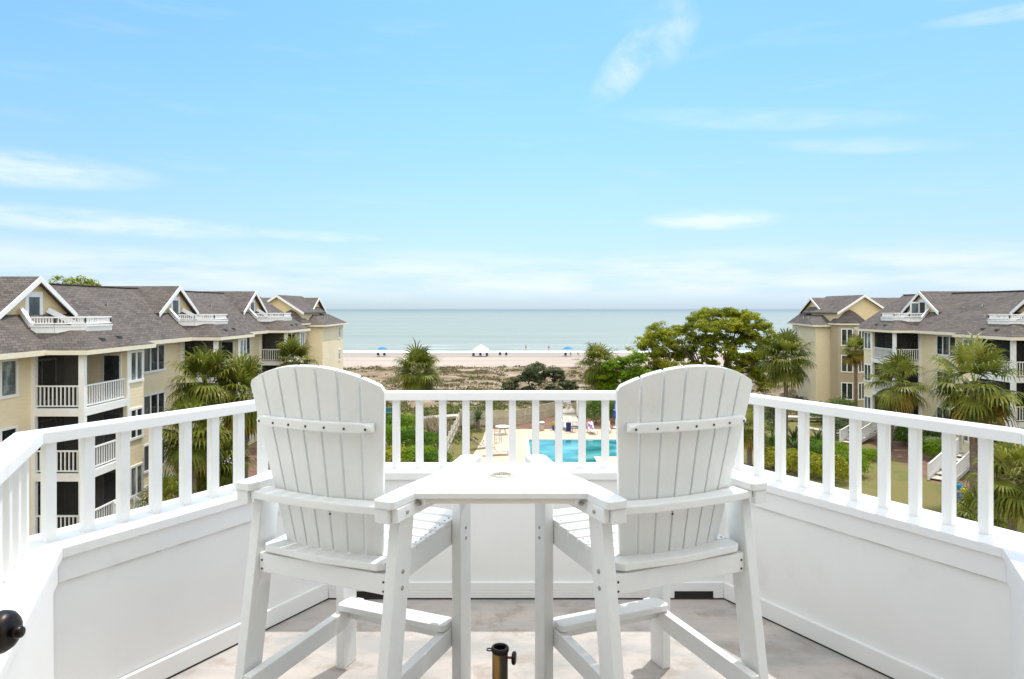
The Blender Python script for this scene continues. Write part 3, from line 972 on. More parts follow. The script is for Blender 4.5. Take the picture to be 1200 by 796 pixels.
def terrace():
    fl = MB()
    o = offs(INNER, 0.10)
    pts = [(p.x, p.y) for p in o] + [(1.24, -1.0), (-1.10, -1.0)]
    fl.prism(pts, DZ-0.12, DZ)
    struct(fl.build('terrace_floor', terrace_floor_mat()))
    # parapet
    root = thing('parapet', (0.07, 3.55, DZ), 'solid white painted parapet wall round the terrace, below the railing', 'parapet wall')
    lines = {d: offs(INNER, d) for d in (-0.006, 0.0, 0.004, 0.008, 0.012, 0.0195, 0.02, 0.20, 0.235)}
    def seg(i, d0, d1, z0, z1, name, mat, bev=0.0, cut=None):
        a, b = lines[d0][i], lines[d0][i+1]; c, d = lines[d1][i+1], lines[d1][i]
        m = MB()
        if cut is None:
            m.prism([(a.x, a.y), (b.x, b.y), (c.x, c.y), (d.x, d.y)], DZ+z0, DZ+z1)
        else:
            # openings for water along the foot of the board: (x0, x1) with height
            xs = sorted(cut); x = a.x
            zt = z0+0.035
            m.prism([(a.x, a.y), (b.x, b.y), (c.x, c.y), (d.x, d.y)], DZ+zt, DZ+z1)
            for x0, x1 in xs + [(b.x, b.x)]:
                m.prism([(x, a.y), (x0, a.y), (x0, c.y), (x, c.y)], DZ+z0, DZ+zt+0.001)
                x = x1
        return m.build(name, mat, root, bevel=bev)
    for i in range(5):
        seg(i, 0.02, 0.20, -0.4, 0.605, 'parapet_panel', DECKWHITE)
        cut = [(-0.80, -0.64), (0.83, 1.03)] if i == 2 else None
        seg(i, 0.0, 0.0195, 0.008, 0.088, 'baseboard', DECKWHITE, 0.002, cut)
        seg(i, 0.008, 0.0195, 0.525, 0.611, 'fascia_board', DECKWHITE, 0.0015)
        seg(i, -0.006, 0.235, 0.612, 0.65, 'ledge', DECKWHITE, 0.003)
    # dark strips stand in for shade under the loose baseboard and in drain openings
    g = MB()
    for i in range(5):
        a, b = lines[0.004][i], lines[0.004][i+1]; c, d = lines[0.012][i+1], lines[0.012][i]
        g.prism([(a.x, a.y), (b.x, b.y), (c.x, c.y), (d.x, d.y)], DZ-0.01, DZ+0.0075)
    g.box(-0.80, -0.64, lines[0.012][2].y, lines[0.02][2].y-0.0003, DZ+0.002, DZ+0.042)
    g.box(0.83, 1.03, lines[0.012][2].y, lines[0.02][2].y-0.0003, DZ+0.002, DZ+0.042)
    g.build('gap_shade_strips', GAPM, root)
    # cracked caulk under the fascia boards
    rg = random.Random(3); g = MB()
    for i in range(1, 4):
        a, b = lines[0.012][i], lines[0.012][i+1]; d = (b-a).normalized(); L = (b-a).length; nn = Vector((-d.y, d.x)); t = 0.03
        while t < L-0.1:
            w = rg.uniform(0.02, 0.22)
            p, q = a+d*t, a+d*min(L-0.03, t+w); h = rg.uniform(0.0006, 0.0016)
            g.prism([(p.x, p.y), (q.x, q.y), (q.x+nn.x*0.0075, q.y+nn.y*0.0075), (p.x+nn.x*0.0075, p.y+nn.y*0.0075)], DZ+0.5245-h, DZ+0.5245)
            t += w+rg.uniform(0.01, 0.25)
    g.build('cracked_caulk', plain('brown_caulk', (0.30, 0.25, 0.20), 0.8, 0.3, 30), root)
    # railing
    rr = thing('terrace_railing', (0.07, 3.6, DZ+0.65), 'white wooden railing with square balusters standing on the terrace parapet', 'railing')
    ra, rb = offs(INNER, 0.055), offs(INNER, 0.148)
    for i in range(5):
        m = MB()
        m.prism([(ra[i].x, ra[i].y), (ra[i+1].x, ra[i+1].y), (rb[i+1].x, rb[i+1].y), (rb[i].x, rb[i].y)], DZ+1.010, DZ+1.052)
        m.build('top_rail', DECKWHITE, rr, bevel=0.004, seg=2)
    rl = offs(INNER, 0.11)
    def baluster(p, d):
        ang = atan2(d.y, d.x)
        m = MB(); h = 0.0185
        ca, sa = cos(ang), sin(ang)
        q = [(p.x+ca*x-sa*y, p.y+sa*x+ca*y) for x, y in ((-h, -h), (h, -h), (h, h), (-h, h))]
        m.prism(q, DZ+0.649, DZ+1.0105)
        m.build('baluster', DECKWHITE, rr, bevel=0.0015)
    for kx in range(-3, 15):
        baluster(Vector((-0.609+0.1222*kx, rl[2].y)), Vector((1, 0)))
    dl = (rl[1]-rl[2]).normalized()
    for t in [1.32-0.134*i for i in range(10)]:
        if t > 0.05: baluster(rl[2]+dl*t, dl)
    dr = (rl[4]-rl[3]).normalized()
    for t in [1.223-0.129*i for i in range(10)]:
        if t > 0.05: baluster(rl[3]+dr*t, dr)
    for a, b, t0 in ((rl[1], rl[0], 0.075), (rl[4], rl[5], 0.05)):
        d = (b-a).normalized(); L = (b-a).length
        t = t0
        while t < L-0.02:
            baluster(a+d*t, d); t += 0.128


terrace()


def own_house():
    """the building that carries the terrace: gable wall with the doorway the camera stands in, roof below the parapet"""
    root = thing('apartment_building', (0, -5, 0), 'tan building carrying the white roof terrace in the foreground', 'building')
    w = MB()
    w.box(-2.7, -1.12, 0.20, 0.40, DZ-0.3, DZ+1.35); w.box(1.26, 2.7, 0.20, 0.40, DZ-0.3, DZ+1.35)
    w.extr([(-2.7, 0.20, DZ+1.351), (-1.12, 0.20, DZ+1.351), (-1.12, 0.20, DZ+2.25)], (0, 0.2, 0)); w.extr([(1.26, 0.20, DZ+1.351), (2.7, 0.20, DZ+1.351), (1.26, 0.20, DZ+2.25)], (0, 0.2, 0))
    w.extr([(-1.12, 0.20, DZ+2.251), (1.26, 0.20, DZ+2.251), (0.07, 0.20, DZ+3.05)], (0, 0.2, 0))
    w.build('gable_wall', TAN, root)
    t = MB(); t.box(-1.12, -1.0, 0.18, 0.45, DZ, DZ+2.25); t.box(1.14, 1.26, 0.18, 0.45, DZ, DZ+2.25); t.box(-1.0, 1.14, 0.18, 0.45, DZ+2.13, DZ+2.25)
    t.build('door_frame', WHITE, root)
    f = MB()
    f.box(-3.0, 3.0, -12, 4.3, 0, DZ-0.96)
    f.build('wall', TAN, root)
    r = MB()
    o = offs(INNER, 0.205)
    top = [(p.x, p.y, DZ+0.28) for p in o]
    low = [(-3.3, 0.3, DZ-0.95), (-3.3, 4.6, DZ-0.95), (3.3, 4.6, DZ-0.95), (3.3, 0.3, DZ-0.95)]
    r.add([*top, *low], [(0, 1, 6, 7)[::-1] if False else (6, 7, 2, 1), (7, 8, 3, 2), (8, 9, 4, 3), (9, 5, 4), (0, 6, 1)])
    r.build('roof', ROOF, root, recalc=False)
    # the room behind the doorway
    m = MB()
    m.box(-3, -2.9, -4.5, 0.2, DZ-0.02, DZ+2.9); m.box(2.9, 3, -4.5, 0.2, DZ-0.02, DZ+2.9); m.box(-3, 3, -4.6, -4.5, DZ-0.02, DZ+2.9)
    m.build('room_wall', plain('room_wall_paint', (0.7, 0.68, 0.62), 0.8, 0.03), root)
    m = MB(); m.box(-3, 3, -4.5, 0.2, DZ+2.9, DZ+3.0); m.build('ceiling', MATS['room_wall_paint'], root)
    m = MB(); m.box(-3, 3, -4.5, -1.001, DZ-0.12, DZ-0.004); m.build('room_floor', MATS['weathered_wood'], root)


own_house()


def terrace_door():
    root = thing('terrace_door', (-0.95, 0.42, DZ), 'white terrace door standing open with a black round knob, at the left edge', 'door')
    m = MB(); m.box(-0.964, -0.922, 0.42, 1.215, DZ+0.01, DZ+2.05)
    m.build('door_leaf', DECKWHITE, root, bevel=0.003)
    kx, ky, kz = -0.922, 1.145, EYE-0.542
    k = MB()
    k.lathe([(0, 0), (0.034, 0.0), (0.034, 0.006), (0.016, 0.009), (0.013, 0.030), (0.016, 0.042), (0.030, 0.050), (0.0345, 0.062), (0.0335, 0.074), (0.027, 0.083), (0.017, 0.087), (0, 0.088)],
            28, (kx, ky, kz), (1, 0, 0))
    ko = k.build('door_knob', BLACKM, root, smooth=True)
    k = MB(); k.lathe([(0, 0.086), (0.0075, 0.086), (0.0105, 0.096), (0.0085, 0.104), (0, 0.105)], 14, (kx, ky, kz), (1, -0.05, 0.02))
    k.build('lock_button', BLACKM, ko, smooth=True)


terrace_door()

# ------------------------------------------------------------ the two bar-height slatted chairs and their table


def make_chair(name, label, mirror):
    """origin between the rear legs on the floor, facing +y; mirror flips left and right"""
    S = -1 if mirror else 1
    root = thing(name, (0, 0, 0), label, 'chair', 'pair of white bar-height slatted chairs')
    mb = lambda: MB(lambda p: (S*p[0], p[1], p[2]))
    bev = dict(bevel=0.004, seg=2)
    # legs: boards on edge, the rear ones raked
    for sx in (-1, 1):
        m = mb(); x = sx*0.283
        y0, y1 = -0.088, 0.045
        w = 0.045
        m.add([(x-0.019, y0-w, 0), (x+0.019, y0-w, 0), (x+0.019, y0+w, 0), (x-0.019, y0+w, 0),
               (x-0.019, y1-w, 0.862), (x+0.019, y1-w, 0.862), (x+0.019, y1+w, 0.862), (x-0.019, y1+w, 0.862)],
              [(0, 3, 2, 1), (4, 5, 6, 7), (0, 1, 5, 4), (1, 2, 6, 5), (2, 3, 7, 6), (3, 0, 4, 7)])
        m.build('leg', POLY, root, **bev)
        m = mb(); x = sx*0.270
        m.box(x-0.019, x+0.019, 0.44, 0.53, 0, 0.862)
        m.build('leg', POLY, root, **bev)
        # seat side rail and low stretcher, inside the legs
        m = mb(); xx = sx*0.2325
        m.bar((xx, 0.006, 0.603), (xx, 0.535, 0.622), 0.034, 0.075)
        m.build('seat_rail', POLY, root, **bev)
        m = mb(); m.bar((xx, -0.11, 0.215), (xx, 0.535, 0.228), 0.034, 0.070); m.build('stretcher', POLY, root, **bev)
        # arm: rear end narrow, widening, curving in at the front
        m = mb()
        out = [(0.247, -0.070), (0.243, 0.10), (0.246, 0.19), (0.252, 0.26), (0.252, 0.33), (0.240, 0.42), (0.214, 0.55), (0.200, 0.61), (0.204, 0.632), (0.222, 0.645),
               (0.268, 0.645), (0.284, 0.634), (0.300, 0.55), (0.322, 0.42), (0.338, 0.30), (0.345, 0.20), (0.338, 0.11), (0.326, 0.04), (0.322, -0.070), (0.312, -0.080), (0.257, -0.080)]
        m.prism([(sx*a, b) for a, b in out], 0.862, 0.887)
        m.build('armrest', POLY, root, bevel=0.003, seg=2)
        m = mb(); m.bar((sx*0.314, -0.058, 0.838), (sx*0.314, 0.50, 0.838), 0.022, 0.047); m.build('arm_support', POLY, root, bevel=0.003)
        m = mb(); m.box(sx*0.283-0.032, sx*0.283+0.018, -0.074, -0.052, 0.814, 0.861); m.build('arm_block', POLY, root, bevel=0.002)
    # seat slats
    ys = [-0.022+0.0707*i for i in range(8)]
    for i, y in enumerate(ys):
        m = mb(); t = i/7
        z = 0.642+0.020*t - 0.010*sin(pi*t)
        hw = 0.250 if 0 < i < 7 else 0.248
        dp = 0.063
        if i == 0:
            # rear slat with clipped corners
            m.prism([(-hw, y+0.012), (-hw+0.02, y-0.006), (0, y-0.022), (hw-0.02, y-0.006), (hw, y+0.012), (hw, y+dp), (-hw, y+dp)], z, z+0.024)
        else:
            m.prism([(-hw, y), (hw, y), (hw, y+dp), (-hw, y+dp)], z, z+0.024)
        so = m.build('seat_slat', POLY, root, **bev)
        if i > 0:
            m = mb()
            for sx in (-1, 1):
                for dy in (0.014, 0.048): m.lathe([(0.0036, 0.0), (0.0036, 0.0012), (0, 0.0012)], 8, (sx*0.233, y+dy, z+0.024))
            m.build('screws', BOLT, so)
    # rear rail with end screws
    m = mb(); m.bar((-0.263, -0.009, 0.600), (0.263, -0.009, 0.600), 0.026, 0.066); rail = m.build('rear_rail', POLY, root, **bev)
    m = mb()
    for sx in (-1, 1):
        for z in (0.579, 0.609): m.lathe([(0.004, 0), (0.004, 0.0015), (0, 0.0015)], 8, (sx*0.250, -0.022, z), (0, -1, 0))
    m.build('screws', BOLT, rail)
    # bolts on the outer faces of the legs, each its own part
    def bolt(prof, o, ax, n=10):
        m = mb(); m.lathe(prof, n, o, ax); m.build('bolt', STEEL, root)
    for sx in (-1, 1):
        for yz in ((0.006, 0.588), (0.010, 0.640)): bolt([(0.0075, 0), (0.0065, 0.004), (0, 0.005)], (sx*0.302, yz[0], yz[1]), (sx, 0, 0))
        for z in (0.60, 0.64): bolt([(0.006, 0), (0.006, 0.003), (0, 0.004)], (sx*0.289, 0.485, z), (sx, 0, 0))
        bolt([(0.0075, 0), (0.0065, 0.004), (0, 0.005)], (sx*0.325, 0.0, 0.838), (sx, 0, 0))
        for z in (0.225, 0.20): bolt([(0.004, 0), (0.004, 0.0015), (0, 0.0015)], (sx*0.2150, 0.475, z), (-sx, 0, 0), 8)
    # footrest
    m = mb()
    m.prism([(-0.235, 0.385), (-0.246, 0.40), (-0.246, 0.455), (-0.235, 0.47), (0.235, 0.47), (0.246, 0.455), (0.246, 0.40), (0.235, 0.385)], 0.266, 0.291)
    m.build('footrest', POLY, root, **bev)
    m = mb(); m.bar((-0.214, 0.44, 0.245), (0.214, 0.44, 0.245), 0.025, 0.04); m.build('footrest_brace', POLY, root)
    # back: seven fanned slats with an arched top
    zb, zc, zm = 0.655, 1.235, 1.300
    n = 7
    def lean(z): return 0.048-0.115*(z-zb)/(zm-zb)
    def half(z): return 0.200+0.075*(z-zb)/(zc-zb)
    def top(u): return zm-(zm-zc)*(abs(u)**2.1)          # u in -1..1 across the back
    def pt(u, z):
        x = u*half(z); return Vector((x, lean(z)-0.034*(1-u*u), z))
    for i in range(n):
        u0 = -1+2*i/n; u1 = -1+2*(i+1)/n
        gap = 0.014
        g0 = gap if i > 0 else 0; g1 = gap if i < n-1 else 0
        pts = []
        K = 6
        pb0, pb1 = pt(u0, zb), pt(u1, zb)
        def at_(u, z):
            """point on this slat's own flat plane"""
            f = (u-u0)/(u1-u0)
            a, b = pt(u0, z), pt(u1, z)
            return a+(b-a)*f
        poly = [at_(u0+g0, zb), at_(u1-g1, zb)]
        for k_ in range(K+1):
            f = 1-k_/K
            u = (u0+g0)+((u1-g1)-(u0+g0))*f
            z = top(u)
            e = min(f, 1-f)
            if i in (0, n-1) and ((i == 0 and f < 0.01) or (i == n-1 and f > 0.99)): z -= 0.012
            poly.append(at_(u, z))
        nrm = (poly[1]-poly[0]).cross(poly[3]-poly[0]).normalized()
        if nrm.y > 0: nrm = -nrm
        m = mb(); m.extr([tuple(p) for p in poly], tuple(-nrm*0.022)); m.build('back_slat', POLY, root, bevel=0.003, seg=2)
    # upper batten behind the slats, one screw per slat
    m = mb()
    zt = 1.106
    rear = []; fr = []
    us = [-0.90+1.80*i/14 for i in range(15)]
    vs_ = []; fs = []
    rows = []
    for u in us:
        p = pt(u, zt)
        e = 0.012*max(0, (abs(u)-0.82)/0.08)
        for dy, dz in ((-0.0015, -0.016), (-0.028, -0.016+e), (-0.028, 0.016-e), (-0.0015, 0.016)):
            vs_.append((p.x, p.y+dy-0.002, zt+dz))
    for i in range(14):
        a = i*4; b = a+4
        for j in range(4): fs.append((a+j, a+(j+1) % 4, b+(j+1) % 4, b+j))
    fs += [(3, 2, 1, 0), (56, 57, 58, 59)]
    m.add(vs_, fs); ba = m.build('upper_batten', POLY, root, **bev)
    m = mb()
    for i in range(n):
        u = -1+2*(i+0.5)/n; p = pt(u*0.975, zt)
        m.lathe([(0.0042, 0), (0.0042, 0.0015), (0, 0.0015)], 8, (p.x, p.y-0.0300, zt-0.002), (0, -1, 0))
    m.build('screws', BOLT, ba)
    # lower batten at arm level, a wide flat board behind the slats
    m = mb()
    z0 = 0.835
    fr = [pt(u, 0.85) for u in [-1+2*i/10 for i in range(11)]]
    poly = [(p.x*1.12, p.y-0.004) for p in fr]
    rearl = [(0.266, -0.040), (0.262, -0.064), (0.16, -0.080), (0.0, -0.086), (-0.16, -0.080), (-0.262, -0.064), (-0.266, -0.040)]
    m.prism(poly + rearl, z0, z0+0.0265); m.build('arm_batten', POLY, root, bevel=0.004, seg=2)
    m = mb(); m.lathe([(0.004, 0), (0.004, 0.0015), (0, 0.0015)], 8, (pt(0.15, 0.80).x, pt(0.15, 0.80).y-0.001, 0.80), (0, -1, 0)); m.build('screws', BOLT, root)
    return root


XC = -0.038
ch = make_chair('bar_chair', 'white bar-height slatted chair left of the small table, its back towards us', False)
ch.location = (XC-0.596, 2.307, DZ); ch.rotation_euler = (0, 0, R(-23))
ch2 = make_chair('bar_chair', 'white bar-height slatted chair right of the small table, in front of the oak', True)
ch2.location = (XC+0.600, 2.307, DZ); ch2.rotation_euler = (0, 0, R(23))


def chair_table():
    root = thing('connecting_table', (XC, 2.42, DZ+0.80), 'small white trapezoid table with an umbrella hole, fixed between the two chairs', 'table')
    y0, y1 = 2.215, 2.655
    w0, w1 = 0.286, 0.120
    hole = (XC, 2.455, 0.030)
    def hw(y): return w0+(w1-w0)*(y-y0)/(y1-y0)
    cuts = [y0, y0+0.118, y0+0.231, y0+0.336, y1]
    for i in range(4):
        a, b = cuts[i]+0.003, cuts[i+1]-0.003
        m = MB()
        if not (a < hole[1] < b):
            m.prism([(XC-hw(a), a), (XC+hw(a), a), (XC+hw(b), b), (XC-hw(b), b)], DZ+0.867, DZ+0.888)
        else:
            # board with the round hole: two halves meeting at the hole
            N = 12
            for sg in (-1, 1):
                arc = [(XC+sg*hole[2]*sin(pi*j/N), hole[1]-hole[2]*cos(pi*j/N)) for j in range(N+1)]
                poly = [(XC, a), (XC+sg*hw(a), a), (XC+sg*hw(b), b), (XC, b)] + list(reversed(arc))
                m.prism(poly, DZ+0.867, DZ+0.888)
        m.build('table_board', POLY, root, bevel=0.0025 if i != 2 else 0.0)
    m = MB(); m.lathe([(0.030, -0.03), (0.030, 0.0015), (0.034, 0.004), (0.041, 0.003), (0.043, 0.0), (0.030, -0.03)], 32, (hole[0], hole[1], DZ+0.888))
    m.build('umbrella_ring', plain('cream_plastic_ring', (0.46, 0.40, 0.28), 0.4, 0.05), root, smooth=True)
    m = MB(); a = y0+0.014; m.box(XC-hw(a)+0.035, XC+hw(a)-0.035, a, a+0.02, DZ+0.849, DZ+0.8665); m.build('apron', plain('yellowed_apron', (0.80, 0.76, 0.66), 0.5, 0.05), root, bevel=0.002)
    for sg in (-1, 1):
        m = MB(); m.bar((XC+sg*(w0-0.03), y0+0.01, DZ+0.855), (XC+sg*(w1-0.03), y1-0.03, DZ+0.855), 0.02, 0.022); m.build('side_batten', POLY, root)
        m = MB(); m.lathe([(0.009, 0), (0.008, 0.006), (0, 0.007)], 10, (XC+sg*(w0-0.022), y0+0.009, DZ+0.852), (0, -1, 0)); m.build('bolt', STEEL, root)


chair_table()


def umbrella_stand():
    px, py = at(586, 2.40)[0], 2.40
    H = 1.486-396*2.40/800
    root = thing('umbrella_stand', (px, py, DZ), 'rusty black umbrella stand pipe with a clamp knob, on the floor under the table', 'umbrella stand')
    m, k, b = new_mat('rusted_black_pipe')
    tc = k.n.new('ShaderNodeTexCoord').outputs['Object']
    n = k.noise(k.mapping(tc, (1, 1, 0.13), (0.4, 0.2, 0)), 24, 4, 0.55)
    k.put(b.inputs['Base Color'], k.ramp(n, [(0.36, (0.045, 0.038, 0.030)), (0.47, (0.085, 0.062, 0.038)), (0.54, (0.34, 0.17, 0.045)), (0.62, (0.44, 0.25, 0.07)), (0.7, (0.10, 0.07, 0.04))]))
    b.inputs['Metallic'].default_value = 0.35; b.inputs['Roughness'].default_value = 0.48
    p = MB(); p.lathe([(0.0275, 0.03), (0.0275, H-0.012), (0.023, H-0.012), (0.023, 0.05)], 28, (px, py, DZ)); p.build('pipe', m, root, smooth=False)
    c = MB(); c.lathe([(0.029, -0.018), (0.0315, -0.012), (0.0315, -0.004), (0.029, 0.0), (0.0225, 0.0), (0.0205, -0.006), (0.0205, -0.03)], 28, (px, py, DZ+H)); c.build('collar', BLACKM, root, smooth=True)
    c = MB(); c.lathe([(0, 0), (0.22, 0), (0.235, 0.012), (0.22, 0.03), (0.06, 0.045), (0.03, 0.06), (0.0, 0.06)], 40, (px, py, DZ+0.001)); c.build('base', BLACKM, root, smooth=True)
    z = DZ+H-0.036
    c = MB(); c.tube([(px+0.027, py-0.004, z), (px+0.048, py-0.007, z)], 0.0045, 8); kn = c.build('clamp_screw', plain('rusty_screw', (0.35, 0.11, 0.04), 0.6, 0.2, 30, metal=0.4), root)
    c = MB()
    prof = []
    M = Vector((1, -0.15, 0)).normalized()
    c.lathe([(0, -0.006), (0.018, -0.006), (0.0225, -0.002), (0.0225, 0.004), (0.018, 0.008), (0, 0.009)], 12, (px+0.048, py-0.007, z), tuple(M)); c.build('knob', BLACKM, kn)
    c = MB()
    pts = [(px-0.029-0.009+0.009*cos(2*pi*i/10), py, DZ+H-0.010+0.0045*sin(2*pi*i/10)) for i in range(11)]
    c.tube(pts, 0.0022, 6); c.build('chain_loop', BLACKM, root)


umbrella_stand()

# ------------------------------------------------------------ plants
PALM = leafy('palmetto_fronds', [(0.0, (0.22, 0.135, 0.05)), (0.20, (0.40, 0.28, 0.055)), (0.34, (0.060, 0.075, 0.010)), (0.58, (0.145, 0.17, 0.022)), (0.8, (0.26, 0.265, 0.045)), (1.0, (0.42, 0.41, 0.14))], 0.40, 0.38)
OAK = leafy('live_oak_leaves', [(0.0, (0.07, 0.105, 0.006)), (0.4, (0.22, 0.26, 0.012)), (0.7, (0.36, 0.37, 0.020)), (1.0, (0.50, 0.46, 0.04))], 0.5, 0.5)
SHRUB = leafy('shrub_leaves', [(0.0, (0.030, 0.075, 0.006)), (0.5, (0.085, 0.175, 0.010)), (1.0, (0.18, 0.28, 0.022))], 0.45, 0.45)
LIME = leafy('yellow_green_leaves', [(0.0, (0.11, 0.125, 0.006)), (0.5, (0.26, 0.275, 0.010)), (1.0, (0.42, 0.41, 0.025))], 0.5, 0.3)
BRIGHT = leafy('bright_green_leaves', [(0.0, (0.05, 0.11, 0.005)), (0.5, (0.18, 0.30, 0.010)), (1.0, (0.34, 0.44, 0.025))], 0.45, 0.5)
JUN = leafy('juniper_needles', [(0.0, (0.028, 0.042, 0.016)), (0.5, (0.07, 0.09, 0.034)), (1.0, (0.15, 0.145, 0.06))], 0.6, 0.15)
GREY = leafy('grey_green_leaves', [(0.0, (0.035, 0.055, 0.022)), (0.5, (0.095, 0.13, 0.055)), (1.0, (0.20, 0.235, 0.12))], 0.6, 0.2)
AGAVE = leafy('agave_blades', [(0.0, (0.14, 0.07, 0.02)), (0.3, (0.05, 0.07, 0.02)), (0.7, (0.09, 0.12, 0.04)), (1.0, (0.22, 0.20, 0.07))], 0.5, 0.15)
SCRUB = leafy('dune_scrub_leaves', [(0.0, (0.10, 0.075, 0.045)), (0.35, (0.17, 0.135, 0.075)), (0.6, (0.14, 0.15, 0.045)), (1.0, (0.23, 0.23, 0.08))], 0.8, 0.2)
REED = leafy('dry_plumes', [(0.0, (0.26, 0.20, 0.12)), (1.0, (0.55, 0.46, 0.34))], 0.8, 0.3)
BARK = MATS['trunk_bark']
PTRUNK = plain('palm_trunk_fibre', (0.17, 0.125, 0.095), 0.9, 0.35, 5, 0.8, 9)


def rnd_dir(rg):
    z = rg.uniform(-1, 1); t = rg.uniform(0, 2*pi); r = sqrt(1-z*z)
    return Vector((r*cos(t), r*sin(t), z))


def leaf_quad(m, p, nrm, size, rg, c, asp=0.55):
    a = nrm.cross(rnd_dir(rg))
    if a.length < 1e-3: a = Vector((1, 0, 0))
    a.normalize(); b = nrm.cross(a).normalized()
    L = size; W = size*asp
    m.add([tuple(p-a*L*0.5), tuple(p+b*W*0.5), tuple(p+a*L*0.5+nrm*L*0.12), tuple(p-b*W*0.5)], [(0, 1, 2, 3)], c)


def frond(m, base, az, el, plen, flen, rg, c, k=15, droop=0.5):
    """one fan frond of a cabbage palm: arching stalk and a folded fan of drooping blades"""
    d = Vector((cos(az)*cos(el), sin(az)*cos(el), sin(el)))
    side = Vector((-sin(az), cos(az), 0))
    # arching stalk
    p0 = Vector(base); pts = [p0]
    dd = d.copy()
    for i in range(4):
        dd = (dd + Vector((0, 0, -0.10*droop*2))).normalized()
        pts.append(pts[-1]+dd*plen/4)
    for i in range(4):
        a, b = pts[i], pts[i+1]; w = 0.035*(1-i*0.12)
        up = side.cross(dd).normalized()*0.02
        m.add([tuple(a-side*w), tuple(a+side*w), tuple(b+side*w), tuple(b-side*w)], [(0, 1, 2, 3)], min(1, c+0.15))
    tip = pts[-1]
    up = side.cross(dd).normalized()
    if up.z < 0: up = -up
    for i in range(k):
        t = -1+2*i/(k-1)
        ang = t*R(125)
        L = flen*(0.66+0.34*cos(ang*0.7))*rg.uniform(0.86, 1.12)
        v = (dd*cos(ang)+side*sin(ang)).normalized()
        v = (v+up*0.30*(1-abs(t))).normalized()
        w = 0.044*flen
        sd = v.cross(up).normalized()
        q1 = tip+v*L*0.42
        g = Vector((0, 0, -1))
        v2 = (v+g*droop*rg.uniform(0.7, 1.3)).normalized()
        q2 = q1+v2*L*0.32
        v3 = (v2+g*(0.35+droop*rg.uniform(1.0, 2.2))).normalized()
        q3 = q2+v3*L*0.32
        cc = min(1, max(0, c+rg.uniform(-0.10, 0.10)))
        m.add([tuple(tip), tuple(q1-sd*w), tuple(q1+sd*w), tuple(q2-sd*w*0.62), tuple(q2+sd*w*0.62), tuple(q3)],
              [(0, 1, 2), (1, 3, 4, 2), (3, 5, 4)], cc)


def palm(px, Z, pcy, rad, label, seed, dead=0.12, n=44, lean=(0, 0), base_z=0.0, trunk_r=0.17, skirt=0.0, stalk=0.52, group='cabbage palms', name='palm_tree', cat='palm tree'):
    rg = random.Random(seed)
    hx, hy, hz = at(px, Z, pcy)
    bx, by = hx+lean[0], hy+lean[1]
    root = thing(name, (bx, by, base_z), label, cat, group)
    hz -= 0.12*rad
    t = MB()
    N = 22; pts = []; rr = []
    for i in range(N+1):
        f = i/N
        pts.append((bx+(hx-bx)*f**1.5, by+(hy-by)*f**1.5, base_z-0.1+(hz+0.1-base_z)*f))
        rr.append(trunk_r*(1.2 if f < 0.05 else 1.0)*(1+0.10*(i % 2))*(1.0+(0.35 if f > 0.86 else 0)))
    t.tube(pts, rr, 10)
    t.build('trunk', PTRUNK, root, smooth=True)
    m = MB()
    n = int(n*1.25); tilt = rg.uniform(-0.12, 0.12); taz = rg.uniform(0, 2*pi)
    for i in range(n):
        f = ((i+0.5)/n)
        el = R(80)-(f**0.85)*R(128)+rg.gauss(0, 0.16)
        az = i*2.39996+rg.gauss(0, 0.35)
        el += tilt*cos(az-taz)
        c = rg.uniform(0.30, 1.0)
        if f > 1-dead: c = rg.uniform(0.0, 0.24)
        sc = rg.uniform(0.68, 1.14)
        dr = (0.30+0.62*f)*rg.uniform(0.75, 1.35)
        frond(m, (hx+rg.uniform(-.1, .1), hy+rg.uniform(-.1, .1), hz+0.25*(1-f)*rad*0.3), az, el, rad*stalk*sc, rad*0.64*rg.uniform(0.8, 1.12), rg, c, 22, dr)
    for i in range(int(skirt)):
        frond(m, (hx, hy, hz-0.15), rg.uniform(0, 2*pi), R(-55)+rg.uniform(-0.3, 0.2), rad*0.42, rad*0.55, rg, rg.uniform(0.0, 0.1), 16, 1.0)
    m.build('crown', PALM, root, attr=True, recalc=False)
    return root


def fern_plant(px, Z, pcy, rad, label, seed, z0=0.0, name='palmetto', n=20, c0=(0.4, 0.9), cat='palmetto', group=None, mat=None):
    """stemless fan palm growing from the ground"""
    rg = random.Random(seed)
    x, y, z = at(px, Z, pcy)
    root = thing(name, (x, y, z0), label, cat, group)
    t = MB(); t.tube([(x, y, z0-0.05), (x, y, max(z0+0.15, z-0.1))], [0.12, 0.10], 8); t.build('stem', PTRUNK, root)
    m = MB()
    for i in range(n):
        f = (i+0.5)/n
        frond(m, (x, y, max(z0+0.1, z-0.15)), i*2.4+rg.uniform(-0.2, 0.2), R(80)-f*R(95), rad*0.5, rad*0.65, rg, rg.uniform(*c0), 20, 0.3+0.4*f)
    m.build('crown', mat or PALM, root, attr=True, recalc=False)
    return root


